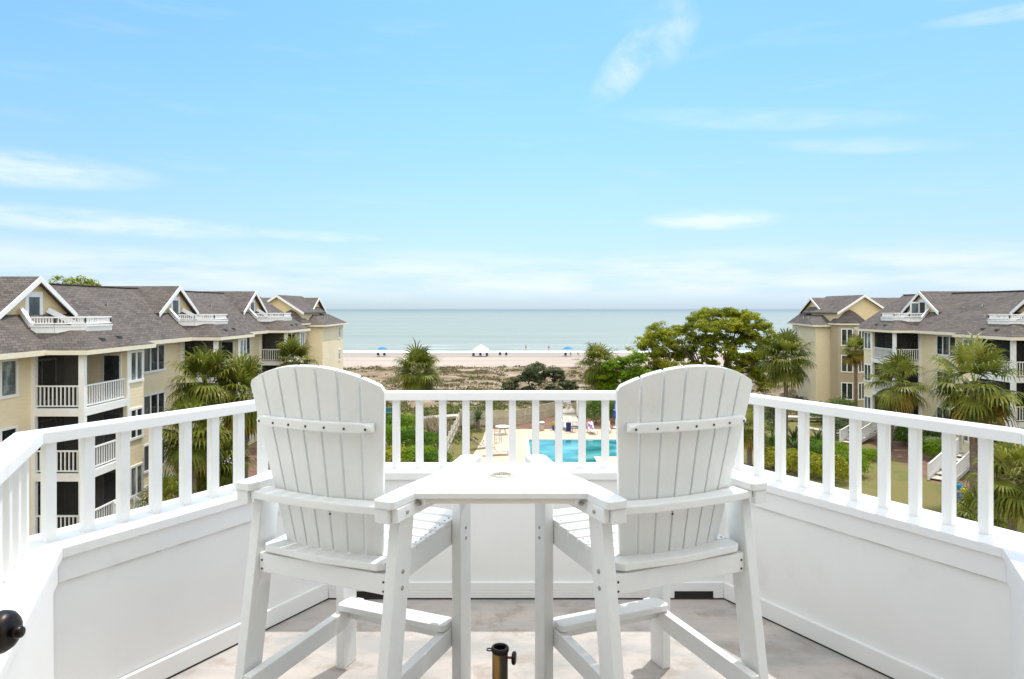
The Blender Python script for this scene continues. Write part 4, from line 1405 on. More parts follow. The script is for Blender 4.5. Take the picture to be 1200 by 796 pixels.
def sago(x, y, z, L, label, seed, n=26, mat=None, group=None, name='sago_palm', cat='sago palm'):
    rg = random.Random(seed)
    root = thing(name, (x, y, 0), label, cat, group)
    t = MB(); t.tube([(x, y, -0.05), (x, y, z)], [0.2, 0.16], 8); t.build('trunk', PTRUNK, root)
    m = MB()
    for i in range(n):
        az = i*2.4; f = (i+0.5)/n; el = R(78)-f*R(85)
        d = Vector((cos(az)*cos(el), sin(az)*cos(el), sin(el))); p = Vector((x, y, z)); sd = Vector((-sin(az), cos(az), 0))
        w = 0.075*L; c = rg.uniform(0.3, 0.9); K = 5
        for k_ in range(K):
            q = p+d*L/K; d2 = (d+Vector((0, 0, -0.16))).normalized()
            wa, wb = w*(1-(k_/K)**2), w*(1-((k_+1)/K)**2)
            m.add([tuple(p-sd*wa), tuple(p+sd*wa), tuple(q+sd*wb), tuple(q-sd*wb)], [(0, 1, 2, 3)], c)
            p, d = q, d2
    m.build('crown', mat or GREY, root, attr=True, recalc=False)
    return root


def shrub(x, y, rx, ry, h, label, seed, mat=None, n=900, size=0.14,  z0=0.0, name='shrub', cat='shrub', group=None, rough=0.25, clip=False):
    rg = random.Random(seed)
    root = thing(name, (x, y, z0), label, cat, group)
    st = MB()
    for i in range(6):
        a = rg.uniform(0, 2*pi); st.tube([(x+0.05*cos(a), y+0.05*sin(a), z0-0.05), (x+rx*0.35*cos(a), y+ry*0.35*sin(a), z0+h*0.55)], [0.03, 0.015], 5)
    st.build('stems', BARK, root)
    m = MB(); n = int(n*2.5); size *= 0.98
    for i in range(n):
        d = rnd_dir(rg)
        if d.z < -0.55: d.z = -d.z
        b = 1+rough*1.6*mnoise.noise(Vector((d.x*2.1+seed, d.y*2.1, d.z*2.1)))
        r = rg.uniform(0.80, 1.0) if clip else rg.uniform(0.55, 1.03)
        r *= b
        p = Vector((x+d.x*rx*r, y+d.y*ry*r, z0+h*0.46+d.z*h*0.54*r))
        if p.z < z0+0.02: p.z = z0+rg.uniform(0.02, 0.2)
        nn = (d+rnd_dir(rg)*0.75).normalized()
        leaf_quad(m, p, nn, size*rg.uniform(0.7, 1.35), rg, min(1, max(0, rg.uniform(0.15, 0.85)+0.25*(b-1))))
    m.build('foliage', mat or SHRUB, root, attr=True, recalc=False)
    return root


def broad_tree(base, clumps, label, seed, mat, leaf=0.24, per=240, trunk_r=0.35, name='oak_tree', cat='oak tree', fork=0.35, group=None):
    """trunk, limbs reaching each leaf clump, and clumps of small leaves; clumps: (x, y, z, r)"""
    rg = random.Random(seed)
    root = thing(name, base, label, cat, group)
    b = Vector(base)
    ctr = sum((Vector(c[:3]) for c in clumps), Vector())/len(clumps)
    f0 = b+Vector(((ctr.x-b.x)*0.3, (ctr.y-b.y)*0.3, (ctr.z-b.z)*fork))
    t = MB(); t.tube([b-Vector((0, 0, 0.2)), b.lerp(f0, 0.5)+Vector((0.1, 0, 0)), f0], [trunk_r*1.25, trunk_r, trunk_r*0.85], 10); t.build('trunk', BARK, root, smooth=True)
    # main limbs: a handful of clump groups
    km = max(4, min(9, len(clumps)//6))
    mains = rg.sample(clumps, min(km, len(clumps)))
    lm = MB(); tips = []
    for c in mains:
        e = f0.lerp(Vector(c[:3]), 0.72); mid = f0.lerp(e, 0.5)+Vector((rg.uniform(-.4, .4), rg.uniform(-.4, .4), rg.uniform(0.0, 0.5)))
        lm.tube([f0, f0.lerp(mid, 0.5), mid, e], [trunk_r*0.6, trunk_r*0.5, trunk_r*0.4, trunk_r*0.22], 7); tips += [mid, e]
    for c in clumps:
        e = Vector(c[:3]); s_ = min(tips, key=lambda q: (q-e).length)
        mid = s_.lerp(e, 0.5)+Vector((rg.uniform(-.3, .3), rg.uniform(-.3, .3), rg.uniform(-.3, .1)))
        lm.tube([s_, mid, e], [trunk_r*0.2, trunk_r*0.13, trunk_r*0.06], 5)
        for q in range(3):
            v = rnd_dir(rg)*c[3]*0.8; v.z = abs(v.z)*0.5
            lm.tube([e, e+v], [trunk_r*0.06, 0.01], 4)
    lm.build('limbs', BARK, root, smooth=True)
    m = MB()
    for (x, y, z, r) in clumps:
        cc = rg.uniform(0.2, 0.75)
        # several small sprays in each clump leave gaps between them
        sp = [(rnd_dir(rg)*r*0.75, rg.uniform(0.32, 0.55)*r) for q in range(9)]
        for i in range(per):
            o, sr = sp[i % 9]
            d = rnd_dir(rg); rr = sr*rg.uniform(0.3, 1.0)
            p = Vector((x+o.x+d.x*rr, y+o.y+d.y*rr, z+o.z*0.55+d.z*rr*0.55))
            nn = (Vector((0, -0.15, 0.8))+d*0.5+rnd_dir(rg)*0.7).normalized()
            leaf_quad(m, p, nn, leaf*rg.uniform(0.7, 1.3), rg, min(1, max(0, cc+rg.uniform(-0.28, 0.28))))
    m.build('crown', mat, root, attr=True, recalc=False)
    return root


def clumps_in(px_list, Z, zj, rg, per=1, r=(0.9, 1.5)):
    """clumps scattered near listed photo points (px, py, spread in metres)"""
    out = []
    for (px, py, sp) in px_list:
        for i in range(per):
            x, y, z = at(px, Z, py)
            out.append((x+rg.uniform(-sp, sp), y+rg.uniform(-zj, zj), z+rg.uniform(-sp, sp)*0.5, rg.uniform(*r)))
    return out


# the live oak
rg = random.Random(5)
oak_pts = [(757, 402, .8), (765, 395, .8), (775, 389, .8), (786, 385, .7), (760, 418, .9), (775, 408, .9), (790, 400, .9), (806, 390, .8), (758, 435, .9), (776, 428, 1), (795, 418, 1),
           (813, 380, .7), (825, 372, .6), (838, 368, .6), (852, 367, .6), (866, 369, .6), (880, 372, .6), (890, 380, .7), (894, 392, .8), (830, 384, .8), (845, 380, .8), (862, 382, .8), (878, 388, .8),
           (815, 398, .9), (835, 400, .9), (855, 396, .9), (872, 402, .9), (890, 408, .9), (898, 400, .7), (845, 412, 1), (868, 415, 1), (888, 422, 1), (822, 414, 1), (805, 408, 1), (800, 432, 1), (885, 436, 1), (862, 430, 1), (835, 430, 1),
           (815, 425, 1), (895, 445, .8), (900, 430, .8)]
broad_tree((27.0, 86, 0), [c for c in clumps_in(oak_pts, 85, 3.0, rg, 3, (1.0, 1.5))] + [c for c in clumps_in([(p[0], p[1]+4, p[2]) for p in oak_pts[::3]], 88, 2.0, rg, 1, (1.0, 1.4))],
           'broad live oak with open yellow-green crown, rising behind the right chair', 11, OAK, 0.27, 520, 0.34)
broad_tree((11.9, 74.6, 0), clumps_in([(716, 428, .6), (728, 424, .6), (740, 432, .6), (712, 440, .7), (727, 440, .7), (742, 445, .7), (718, 452, .7), (735, 454, .7), (748, 455, .7), (708, 452, .5), (724, 464, .7), (740, 468, .7), (750, 440, .5), (745, 420, .4)], 74.3, 1.0, rg, 3, (0.85, 1.2)),
           'small bright green tree between the brown-skirted palm and the oak', 12, BRIGHT, 0.26, 380, 0.16, 'small_tree', 'tree', 0.4)
broad_tree((20.5, 95, 0), clumps_in([(742, 412, .8), (752, 404, .8), (768, 412, .8), (772, 425, .8), (745, 428, .8)], 95, 1.5, rg, 1, (0.9, 1.3)),
           'slender olive tree half hidden at the left side of the oak', 14, OAK, 0.24, 200, 0.2, 'small_tree', 'tree', 0.4)
broad_tree((-41.5, 62, 0), clumps_in([(80, 331, .5), (90, 329, .5), (98, 330, .5), (108, 333, .5), (86, 336, .8), (100, 338, .8), (75, 336, .5)], 62, 1.0, rg, 1, (0.8, 1.0)),
           'bright green tree top showing above the left roof ridge', 13, OAK, 0.22, 200, 0.3, 'broadleaf_tree', 'tree')

# cabbage palms
palm(490, 72, 434, 2.85, 'cabbage palm rising from the dune between the left chair and the white tent', 21, 0.05, 46, trunk_r=0.2)
palm(703, 76, 424, 2.75, 'cabbage palm with a skirt of brown dead fronds, beside the blue beach umbrella', 22, 0.15, 40, skirt=14, trunk_r=0.2)
palm(921, 60, 418, 2.55, 'full round cabbage palm in front of the tan corner building, right of the oak', 23, 0.03, 52)
palm(1052, 55.5, 446, 2.35, 'leaning cabbage palm in front of the right balconies, by the porch stairs', 24, 0.12, 26, lean=(-0.5, 0.2), stalk=0.62)
palm(1141, 39.5, 448, 2.5, 'large spreading cabbage palm at the right, its trunk behind the terrace railing', 25, 0.18, 38, trunk_r=0.2, stalk=0.64, skirt=4)
palm(1003, 73, 409, 1.75, 'small shaggy cabbage palm against the taupe stair tower', 26, 0.4, 34, skirt=8, trunk_r=0.16)
palm(240, 40, 446, 2.3, 'cabbage palm in front of the second left balcony, nearest to that balcony', 27, 0.10, 40)
palm(286, 41, 460, 2.5, 'bushy cabbage palm just left of the left chair back, brown trunk below', 28, 0.22, 44, skirt=5, trunk_r=0.22)
palm(345, 58, 421, 2.1, 'cabbage palm peeping over the top of the left chair', 29, 0.05, 38)
palm(226, 36, 508, 2.1, 'low cabbage palm seen through the left railing, drooping yellowish fronds', 30, 0.18, 40)
palm(258, 38.5, 540, 2.1, 'lowest cabbage palm behind the left railing, below the other two', 31, 0.22, 38)
palm(1187, 27, 556, 1.8, 'young cabbage palm filling the last gap of the right railing', 32, 0.08, 34, trunk_r=0.15)
palm(878, 50, 500, 1.7, 'palm with drooping dry fronds behind the right edge of the right chair', 33, 0.3, 38, skirt=6)
fern_plant(1150, 33, 600, 1.6, 'low fan palm with thin arching leaves near the beach toys', 34, n=22)
fern_plant(196, 33, 585, 1.5, 'low fan palm on the mulch under the left railing', 35, n=22)

# juniper on the dune
rg = random.Random(8)
jp = [(600, 452, .4), (612, 443, .5), (625, 434, .5), (633, 430, .4), (645, 434, .5), (656, 442, .5), (668, 450, .4), (618, 456, .6), (633, 446, .6), (650, 456, .6), (606, 462, .5), (633, 462, .6), (662, 462, .5), (622, 440, .4), (641, 440, .4), (597, 458, .3), (672, 458, .3)]
broad_tree((3.5, 85, 0), clumps_in(jp, 84, 1.3, rg, 2, (0.8, 1.2)), 'dark green juniper standing on the dune behind the front railing', 15, JUN, 0.30, 330, 0.2, 'juniper', 'juniper', 0.2)

# planting seen through the railing, left garden
sid = 100
for (px, py, Z, rx, h, mt, lab, nm) in (
        (455, 500, 61, 2.0, 2.0, SHRUB, 'dark green shrub beside the edge of the left chair, under the teal bench', 'shrub'),
        (470, 503, 62, 1.8, 1.9, BRIGHT, 'bright green shrub behind the second front baluster from the left chair', 'shrub'),
        (458, 520, 57, 2.0, 1.7, BRIGHT, 'broad bright shrub low behind the front railing, right against the left chair', 'shrub'),
        (480, 519, 56.5, 1.9, 1.6, SHRUB, 'dense green shrub in the left garden, in the middle of its row', 'shrub'),
        (503, 523, 56, 1.6, 1.4, SHRUB, 'green shrub at the end of its row, beside the picket fence', 'shrub'),
        (460, 542, 51, 1.8, 1.3, LIME, 'yellowish shrub nearest the house in the left garden', 'shrub'),
        (488, 543, 51, 1.7, 1.3, BRIGHT, 'low green shrub in front of the left garden row, by the ledge', 'shrub'),
        (508, 545, 50, 1.4, 1.0, SHRUB, 'small shrub at the near end of the picket fence', 'shrub')):
    x = (px-600)*Z/800
    shrub(x, Z, rx, 1.6, h, lab, sid, mt, 850, 0.17, name=nm, group='shrubs in the left garden', rough=0.3); sid += 1
rg = random.Random(4)
for (px, Z, lab) in ((508, 63.5, 'tuft of pale dry plume grass beside the left boardwalk'), (517, 61.5, 'second tuft of dry plume grass, nearer the picket fence')):
    x = (px-600)*Z/800
    root = thing('plume_grass', (x, Z, 0), lab, 'ornamental grass', 'tufts of dry plume grass'); m = MB()
    for i in range(150):
        a = rg.uniform(0, 2*pi); r = rg.uniform(0, 0.9); h = rg.uniform(0.8, 1.7)
        b = Vector((x+r*0.7*cos(a), Z+r*0.7*sin(a), 0)); t = b+Vector((cos(a)*r*0.8, sin(a)*r*0.8, h)); s_ = Vector((-sin(a), cos(a), 0))
        m.add([tuple(b-s_*0.02), tuple(b+s_*0.02), tuple(t.lerp(b, 0.35)+s_*0.05), tuple(t), tuple(t.lerp(b, 0.35)-s_*0.05)], [(0, 1, 2, 3, 4)], rg.uniform(0, 1))
    m.build('blades', REED, root, attr=True, recalc=False)

# right garden: yellow-green hedge, clipped bush, dark bushes
for (px, py, Z, rx, h, mt, n, lab, nm, cl) in (
        (906, 546, 49, 1.05, 1.6, LIME, 900, 'yellow-green rounded shrub, leftmost of the hedge behind the right railing', 'hedge_shrub', True),
        (927, 548, 48, 1.15, 1.6, LIME, 900, 'yellow-green rounded shrub below the two agaves, second in the hedge', 'hedge_shrub', True),
        (950, 552, 47, 1.1, 1.6, LIME, 900, 'yellow-green rounded shrub in the middle of the hedge, right of the agaves', 'hedge_shrub', True),
        (975, 559, 45.5, 1.25, 1.7, LIME, 900, 'yellow-green rounded shrub below the clipped round bush, next to last in the hedge', 'hedge_shrub', True),
        (998, 553, 47, 1.2, 1.5, BRIGHT, 800, 'dark-branched green shrub at the right end of the hedge, on the lawn', 'hedge_shrub', False),
        (989, 509, 60.5, 1.35, 1.9, GREY, 1300, 'clipped round grey-green bush left of the porch stairs', 'round_bush', True),
        (905, 500, 60, 0.95, 3.0, GREY, 900, 'tall dark columnar bush behind the first gap of the right railing', 'columnar_bush', False),
        (948, 520, 57, 1.5, 0.8, SHRUB, 700, 'low green ground shrub around the dark spiky plant, right garden', 'shrub', False),
        (913, 521, 57, 1.2, 0.9, SHRUB, 700, 'low green shrub left of the two agaves, under the columnar bush', 'shrub', False),
        (1012, 535, 52, 1.3, 0.8, BRIGHT, 700, 'low green shrub between the hedge and the porch stairs', 'shrub', False),
        (952, 530, 54, 1.3, 0.9, SHRUB, 700, 'low green shrub between the agaves and the hedge', 'shrub', False),
        (975, 528, 54.5, 1.6, 0.9, BRIGHT, 800, 'low spreading green shrub in front of the clipped round bush', 'shrub', False),
        (964, 494, 68, 1.6, 2.2, SHRUB, 800, 'dark green bush beside the teal storage bench', 'shrub', False),
        (985, 487, 70, 2.2, 2.4, SHRUB, 900, 'broad dark bush behind the clipped round bush', 'shrub', False),
        (1062, 517, 57, 1.4, 1.8, SHRUB, 900, 'green shrub under the porch of the right building, beside the leaning palm', 'shrub', False),
        (1095, 520, 57, 1.7, 1.7, SHRUB, 900, 'green shrub below the raised walkway, in the shade of its edge', 'shrub', False),
        (1098, 536, 52, 1.3, 1.6, BRIGHT, 900, 'bright green shrub just left of the lower white stairs', 'shrub', False),
        (1040, 507, 63, 1.5, 1.4, SHRUB, 700, 'green shrub between the porch stairs and the leaning palm', 'shrub', False),
        (700, 492, 68.5, 1.7, 2.6, SHRUB, 1300, 'dark rounded bush behind the patterned pool lounger', 'shrub', False),
        (722, 492, 69.5, 1.3, 2.3, SHRUB, 800, 'dark bush behind the closed blue umbrella', 'shrub', False)):
    x = (px-600)*Z/800
    shrub(x, Z, rx, min(rx, 1.5), h, lab, sid, mt, n, 0.15, name=nm, cat='hedge shrub' if 'hedge' in nm else 'bush', group='yellow-green hedge shrubs' if 'hedge' in nm else None, rough=0.15 if cl else 0.3, clip=cl); sid += 1
for (px, py, Z, L, lab) in ((931, 508, 57.5, 1.6, 'spiky agave below the pale boardwalk, the higher of the left two'), (932, 524, 53.5, 1.35, 'spiky agave directly above the yellow-green hedge'), (959, 511, 57.5, 1.4, 'dark spiky plant left of the clipped round bush')):
    x, y, z = at(px, Z, py); sago(x, y, 0.35, L, lab, sid, 30, AGAVE, 'spiky plants in the right garden', 'agave', 'agave'); sid += 1
x, y, z = at(561, 66, 489); sago(x, 64.6, 1.05, 1.55, 'double-stemmed sago palm at the corner of the pool fence', 70, 30, GREY)

# shrubs under the left building
for (px, Z, rx, h, lab) in ((165, 36.5, 1.6, 1.2, 'green shrub below the long wall of the left building, near its stairs'), (184, 36, 1.5, 1.1, 'green shrub beside the low palm, under the left railing'),
                            (150, 34.6, 1.2, 0.9, 'low shrub at the foot of the white stairs of the left building'), (118, 30.5, 1.4, 0.8, 'low shrub in front of the ground floor porch of the left building'), (78, 29.5, 1.3, 0.8, 'low shrub left of the post of the ground floor porch')):
    shrub((px-600)*Z/800, Z, rx, 1.2, h, lab, sid, BRIGHT, 800, 0.13, group='shrubs along the left building'); sid += 1


def dune_scrub():
    rg = random.Random(77)
    m = MB()
    def tuft(x, y, r, h, n, c0, size):
        z0 = dune_h(x, y)
        for i in range(n):
            a = rg.uniform(0, 2*pi); q = r*sqrt(rg.random())
            hh = h*(1-(q/r)**2*0.7)*rg.uniform(0.35, 1.0)
            p = Vector((x+q*cos(a), y+q*0.8*sin(a), z0+hh*0.6))
            nn = (Vector((cos(a)*0.5, sin(a)*0.5, 0.35))+rnd_dir(rg)*0.8).normalized()
            leaf_quad(m, p, nn, size*rg.uniform(0.7, 1.4), rg, min(1, max(0, c0+rg.uniform(-0.2, 0.2))), 0.4)
    for i in range(2600):
        y = 84+50*rg.random(); x = rg.uniform(-0.72, 0.62)*y
        den = mnoise.noise(Vector((x*0.10, y*0.22, 3.3)))
        edge = 1.0 if y < 120 else (134-y)/14
        if den > -0.32 and rg.random() < edge:
            tuft(x, y, rg.uniform(0.5, 1.3), rg.uniform(0.35, 0.95), 26, rg.uniform(0.0, 0.7), 0.34)
    for i in range(50):
        y = rg.uniform(132, 155); x = rg.uniform(-0.25, 0.3)*y
        if mnoise.noise(Vector((x*0.05, y*0.1, 8.3))) > 0.12: tuft(x, y, rg.uniform(0.5, 1.0), 0.4, 14, rg.uniform(0.2, 0.6), 0.3)
    o = m.build('dune_scrub', SCRUB, attr=True, recalc=False)
    tag(o, 'brown and olive scrub covering the sand dunes before the beach', 'dune scrub', None, 'stuff')
    m2 = MB()
    m = m2
    for i in range(1500):
        y = rg.uniform(58, 92); x = rg.uniform(-16, 34)
        if -3.5 < x < 17 and y < 77: continue
        if x > 17 and y < 71: continue
        tuft(x, y, rg.uniform(0.5, 1.2), rg.uniform(0.3, 0.8), 24, rg.uniform(0.35, 1.0), 0.32)
    o = m2.build('meadow_scrub', leafy('meadow_grass', [(0.0, (0.13, 0.105, 0.05)), (0.4, (0.16, 0.15, 0.055)), (0.7, (0.12, 0.15, 0.04)), (1.0, (0.20, 0.22, 0.07))], 0.8, 0.2), attr=True, recalc=False)
    tag(o, 'olive grass and low scrub behind the pool fence', 'grass', None, 'stuff')


dune_scrub()

# ------------------------------------------------------------ fences, boardwalks and things round the pool
FENCE = plain('tan_fence_boards', (0.42, 0.37, 0.265), 0.75, 0.14, 1.5, 0.15, 14)
PWHITE = MATS['white_trim_paint']


def fence(pts, h, label, cap=0.12):
    root = thing('privacy_fence', (*pts[0], 0), label, 'fence')
    for a, b in zip(pts[:-1], pts[1:]):
        a = Vector((*a, 0)); b = Vector((*b, 0)); d = (b-a); L = d.length; d.normalize(); sd = Vector((-d.y, d.x, 0))
        n = max(1, round(L/2.2))
        for i in range(n):
            p, q = a+d*(L*i/n+0.08), a+d*(L*(i+1)/n-0.08)
            m = MB(); nb = 11; w = (q-p).length/nb
            for k in range(nb):
                c = p+d*w*(k+0.5)
                m.bar((c.x, c.y, 0.08), (c.x, c.y, h-0.05), 0.03, w*0.94, up=d)
            m.build('fence_panel', FENCE, root)
            m = MB()
            m.bar((p.x, p.y, h-0.02), (q.x, q.y, h-0.02), 0.09, 0.06); m.bar(tuple(p-sd*0.05+Vector((0, 0, h*0.55))), tuple(q-sd*0.05+Vector((0, 0, h*0.55))), 0.04, 0.09)
            m.build('rail', FENCE, root)
    for i, p in enumerate(pts):
        m = MB(); m.box(p[0]-0.08, p[0]+0.08, p[1]-0.08, p[1]+0.08, -0.05, h+0.1); m.hull([(p[0]+x, p[1]+y, h+0.1) for x in (-.11, .11) for y in (-.11, .11)]+[(p[0]+x, p[1]+y, h+0.14) for x in (-.11, .11) for y in (-.11, .11)]+[(p[0], p[1], h+0.2)])
        m.build('post', FENCE, root)
    return root


fence([(-5.0, 66.6), (-2.2, 66.9), (0.3, 67.1), (2.3, 69.8), (4.6, 73.2)], 1.5, 'tan board privacy fence curving behind the pool and round table')
fence([(7.3, 73.4), (11.5, 73.0), (16.6, 72.2)], 1.5, 'tan board privacy fence right of the white gate, behind bushes')


def picket():
    root = thing('picket_fence', (-5.0, 50, 0), 'pale picket fence running away beside the left garden shrubs', 'fence')
    x = -5.15
    for i in range(46):
        y = 48.5+18*i/45
        m = MB(); m.extr([(x-0.012, y-0.14, 0.05), (x-0.012, y+0.14, 0.05), (x-0.012, y+0.14, 1.15), (x-0.012, y, 1.32), (x-0.012, y-0.14, 1.15)], (0.03, 0, 0)); m.build('picket', MATS['weathered_boardwalk'], root)
    for z in (0.35, 0.95):
        m = MB(); m.box(x+0.02, x+0.06, 48.5, 66.5, z-0.05, z+0.05); m.build('rail', MATS['weathered_boardwalk'], root)
    for i in range(8):
        y = 48.5+18*i/7; m = MB(); m.box(x-0.09, x+0.09, y-0.09, y+0.09, -0.05, 1.42); m.build('post', MATS['weathered_boardwalk'], root)


picket()


def boardwalk(a, b, w, z, label):
    a, b = Vector((*a, z)), Vector((*b, z)); d = b-a; L = d.length; d.normalize(); sd = Vector((-d.y, d.x, 0))
    root = thing('boardwalk', (a.x, a.y, 0), label, 'boardwalk')
    m = MB(); n = int(L/0.16)
    for i in range(n):
        c = a+d*(L*(i+0.5)/n); m.bar(tuple(c-sd*w/2), tuple(c+sd*w/2), L/n*0.93, 0.04)
    m.build('planks', MATS['weathered_boardwalk'], root)
    for sg in (-1, 1):
        m = MB(); o = sd*(sg*(w/2-0.05))-Vector((0, 0, 0.13)); m.bar(tuple(a+o), tuple(b+o), 0.06, 0.2); m.build('beam', MATS['weathered_wood'], root)
    for f in (0.04, 0.35, 0.65, 0.96):
        for sg in (-1, 1):
            c = a+d*L*f+sd*(sg*(w/2-0.12)); m = MB(); m.box(c.x-0.06, c.x+0.06, c.y-0.06, c.y+0.06, -0.05, z-0.1); m.build('leg', MATS['weathered_wood'], root)
    return root


boardwalk((-9.2, 69.4), (-4.9, 71.3), 1.4, 0.45, 'pale boardwalk crossing the grass behind the left garden shrubs')
boardwalk((5.9, 66.4), (6.6, 88), 1.5, 0.10, 'pale boardwalk leading from the white gate to the dunes')
boardwalk((27.4, 70.2), (31.6, 69.6), 1.3, 0.45, 'pale boardwalk with the teal bench in the right garden')
boardwalk((27.9, 66.6), (30.8, 60.6), 0.8, 0.10, 'narrow pale boardwalk slanting down to the agaves')


def gate():
    root = thing('garden_gate', (6.2, 73.3, 0), 'white gate frame at the start of the beach boardwalk', 'gate')
    for x in (5.3, 7.0):
        m = MB(); m.box(x-0.07, x+0.07, 73.22, 73.36, 0, 2.0); m.build('post', PWHITE, root)
    m = MB()
    for z in (0.25, 1.25): m.box(5.42, 6.88, 73.26, 73.31, z-0.05, z+0.05)
    for i in range(12):
        x = 5.45+1.4*i/11; m.box(x-0.02, x+0.02, 73.27, 73.30, 0.15, 1.35)
    m.build('gate_leaf', MATS['weathered_wood'], root)
    m = MB(); m.box(5.5, 6.3, 73.20, 73.22, 1.45, 1.85); m.build('notice_board', plain('pale_notice', (0.62, 0.63, 0.66), 0.5, 0.1, 8), root)


gate()


def pool_lounger(x, y, rz, label, towel=None):
    """slatted aluminium lounger with a raised back; towel: a material"""
    root = thing('pool_lounger', (x, y, 0.01), label, 'lounger', 'loungers on the pool deck')
    M = Matrix.Translation((x, y, 0.01)) @ Matrix.Rotation(rz, 4, 'Z')
    T = lambda p: tuple(M @ Vector(p))
    FR = MATS.get('lounger_frame') or plain('lounger_frame', (0.42, 0.26, 0.18), 0.5, 0.1, 4)
    SL = MATS.get('lounger_sling') or plain('lounger_sling', (0.62, 0.52, 0.44), 0.7, 0.1, 5)
    m = MB(T); m.box(-0.30, 0.30, -0.2, 1.15, 0.31, 0.335); m.build('seat', SL, root)
    m = MB(T); m.bar((0, -0.2, 0.33), (0, -0.75, 0.86), 0.58, 0.03); m.build('backrest', SL, root)
    m = MB(T)
    for s_ in (-1, 1):
        m.tube([(s_*0.32, 1.2, 0.32), (s_*0.32, -0.22, 0.32), (s_*0.32, -0.78, 0.88)], 0.022, 6)
        m.tube([(s_*0.32, 0.1, 0.32), (s_*0.33, 0.0, 0.55), (s_*0.33, -0.45, 0.55)], 0.02, 6)
    m.build('frame', FR, root)
    for s_ in (-1, 1):
        for y_ in (1.05, -0.25):
            m = MB(T); m.tube([(s_*0.32, y_, 0.32), (s_*0.33, y_+0.04, 0.0)], 0.02, 6); m.build('leg', FR, root)
    if towel:
        m = MB(T); m.bar((0, -0.17, 0.352), (0, -0.76, 0.92), 0.50, 0.02); m.box(-0.25, 0.25, -0.2, 0.7, 0.337, 0.352)
        o = m.build('beach_towel', towel, origin=T((0, 0, 0.35)))
        return root, o
    return root, None


def towel_mat(name, cols, scale):
    m, k, b = new_mat(name)
    tc = k.n.new('ShaderNodeTexCoord').outputs['Object']
    v = k.n.new('ShaderNodeTexVoronoi'); v.inputs['Scale'].default_value = scale; k.put(v.inputs['Vector'], tc)
    s = k.n.new('ShaderNodeSeparateColor'); k.put(s.inputs[0], v.outputs['Color'])
    st = []
    for i, c in enumerate(cols): st.append(((i+0.01)/len(cols), c))
    r = k.ramp(s.outputs[0], st)
    r.node.color_ramp.interpolation = 'CONSTANT'
    k.put(b.inputs['Base Color'], r); b.inputs['Roughness'].default_value = 0.9
    return m


tw1 = towel_mat('red_white_blue_towel', [(0.75, 0.72, 0.70), (0.10, 0.14, 0.40), (0.7, 0.68, 0.66), (0.55, 0.08, 0.10)], 6)
tw2 = towel_mat('pale_striped_towel', [(0.78, 0.70, 0.68), (0.12, 0.10, 0.12), (0.8, 0.72, 0.70)], 5)
x, y, _ = at(692, 64.0, 505)
_, t = pool_lounger(x, 63.3, R(180+6), 'pool lounger facing us with a red, white and blue towel, before the dark bush', tw1); tag(t, 'red, white and blue patterned towel spread over the lounger by the dark bush', 'towel')
_, t = pool_lounger(-2.55, 56.2, R(-62), 'pool lounger with a pale towel at the left edge of the pool deck', tw2); tag(t, 'pale towel with dark blotches on the lounger at the left edge of the pool deck', 'towel')
pool_lounger(-1.35, 53.6, R(-80), 'bare reddish pool lounger nearest the connecting table, without any towel')
pool_lounger(5.2, 65.0, R(190), 'pool lounger beside the draped blue towel, in front of the gate')
pool_lounger(8.9, 64.0, R(175), 'pool lounger under the closed blue umbrella')


def metal_chair(x, y, rz, label, h=0.78, back=1.25):
    root = thing('patio_chair', (x, y, 0.01), label, 'chair', 'metal chairs by the pool')
    M = Matrix.Translation((x, y, 0.01)) @ Matrix.Rotation(rz, 4, 'Z'); T = lambda p: tuple(M @ Vector(p))
    G = MATS.get('grey_tube') or plain('grey_tube', (0.36, 0.33, 0.28), 0.45, 0.1, 6, metal=0.3)
    for sx in (-1, 1):
        for y_, z_ in ((0.22, h), (-0.22, back)):
            m = MB(T); m.tube([(sx*0.24, y_, 0), (sx*0.24, y_, z_)], 0.022, 6); m.build('leg', G, root)
    m = MB(T); m.box(-0.25, 0.25, -0.23, 0.24, h-0.03, h); m.build('seat', G, root)
    m = MB(T)
    for z in (h+0.15, back-0.03): m.tube([(-0.24, -0.22, z), (0.24, -0.22, z)], 0.02, 6)
    for i in range(5): m.tube([(-0.16+0.08*i, -0.22, h+0.15), (-0.16+0.08*i, -0.22, back-0.03)], 0.010, 5)
    m.build('backrest', G, root)
    m = MB(T)
    for sx in (-1, 1): m.tube([(sx*0.24, -0.22, 0.3), (sx*0.24, 0.22, 0.3)], 0.015, 5)
    m.tube([(-0.24, 0.22, 0.35), (0.24, 0.22, 0.35)], 0.015, 5); m.build('stretcher', G, root)
    return root


x, y, _ = at(583.5, 58.6, 520); metal_chair(x, 58.6, R(200), 'tall metal patio chair in front of the round pool table', 0.75, 1.15)
x, y, _ = at(673, 63, 505); metal_chair(x, 63.6, R(150), 'metal patio chair right of the draped dark blue towel', 0.45, 0.95)


def round_table():
    x, y = -0.85, 62.6
    root = thing('patio_table', (x, y, 0.01), 'round white patio table on the pool deck by the tan fence', 'table')
    m = MB(); m.lathe([(0, 0.70), (0.66, 0.70), (0.69, 0.72), (0.66, 0.74), (0, 0.745)], 28, (x, y, 0.01)); m.build('tabletop', PWHITE, root)
    for i in range(4):
        a = pi/4+i*pi/2; m = MB(); m.tube([(x+0.2*cos(a), y+0.2*sin(a), 0.71), (x+0.25*cos(a), y+0.25*sin(a), 0.4), (x+0.46*cos(a), y+0.46*sin(a), 0.01)], 0.024, 6); m.build('leg', MATS['grey_tube'], root)
    m = MB(); m.lathe([(0.27, 0.39), (0.27, 0.41), (0.25, 0.41), (0.25, 0.39), (0.27, 0.39)], 20, (x, y, 0.01)); m.build('ring', MATS['grey_tube'], root)


round_table()


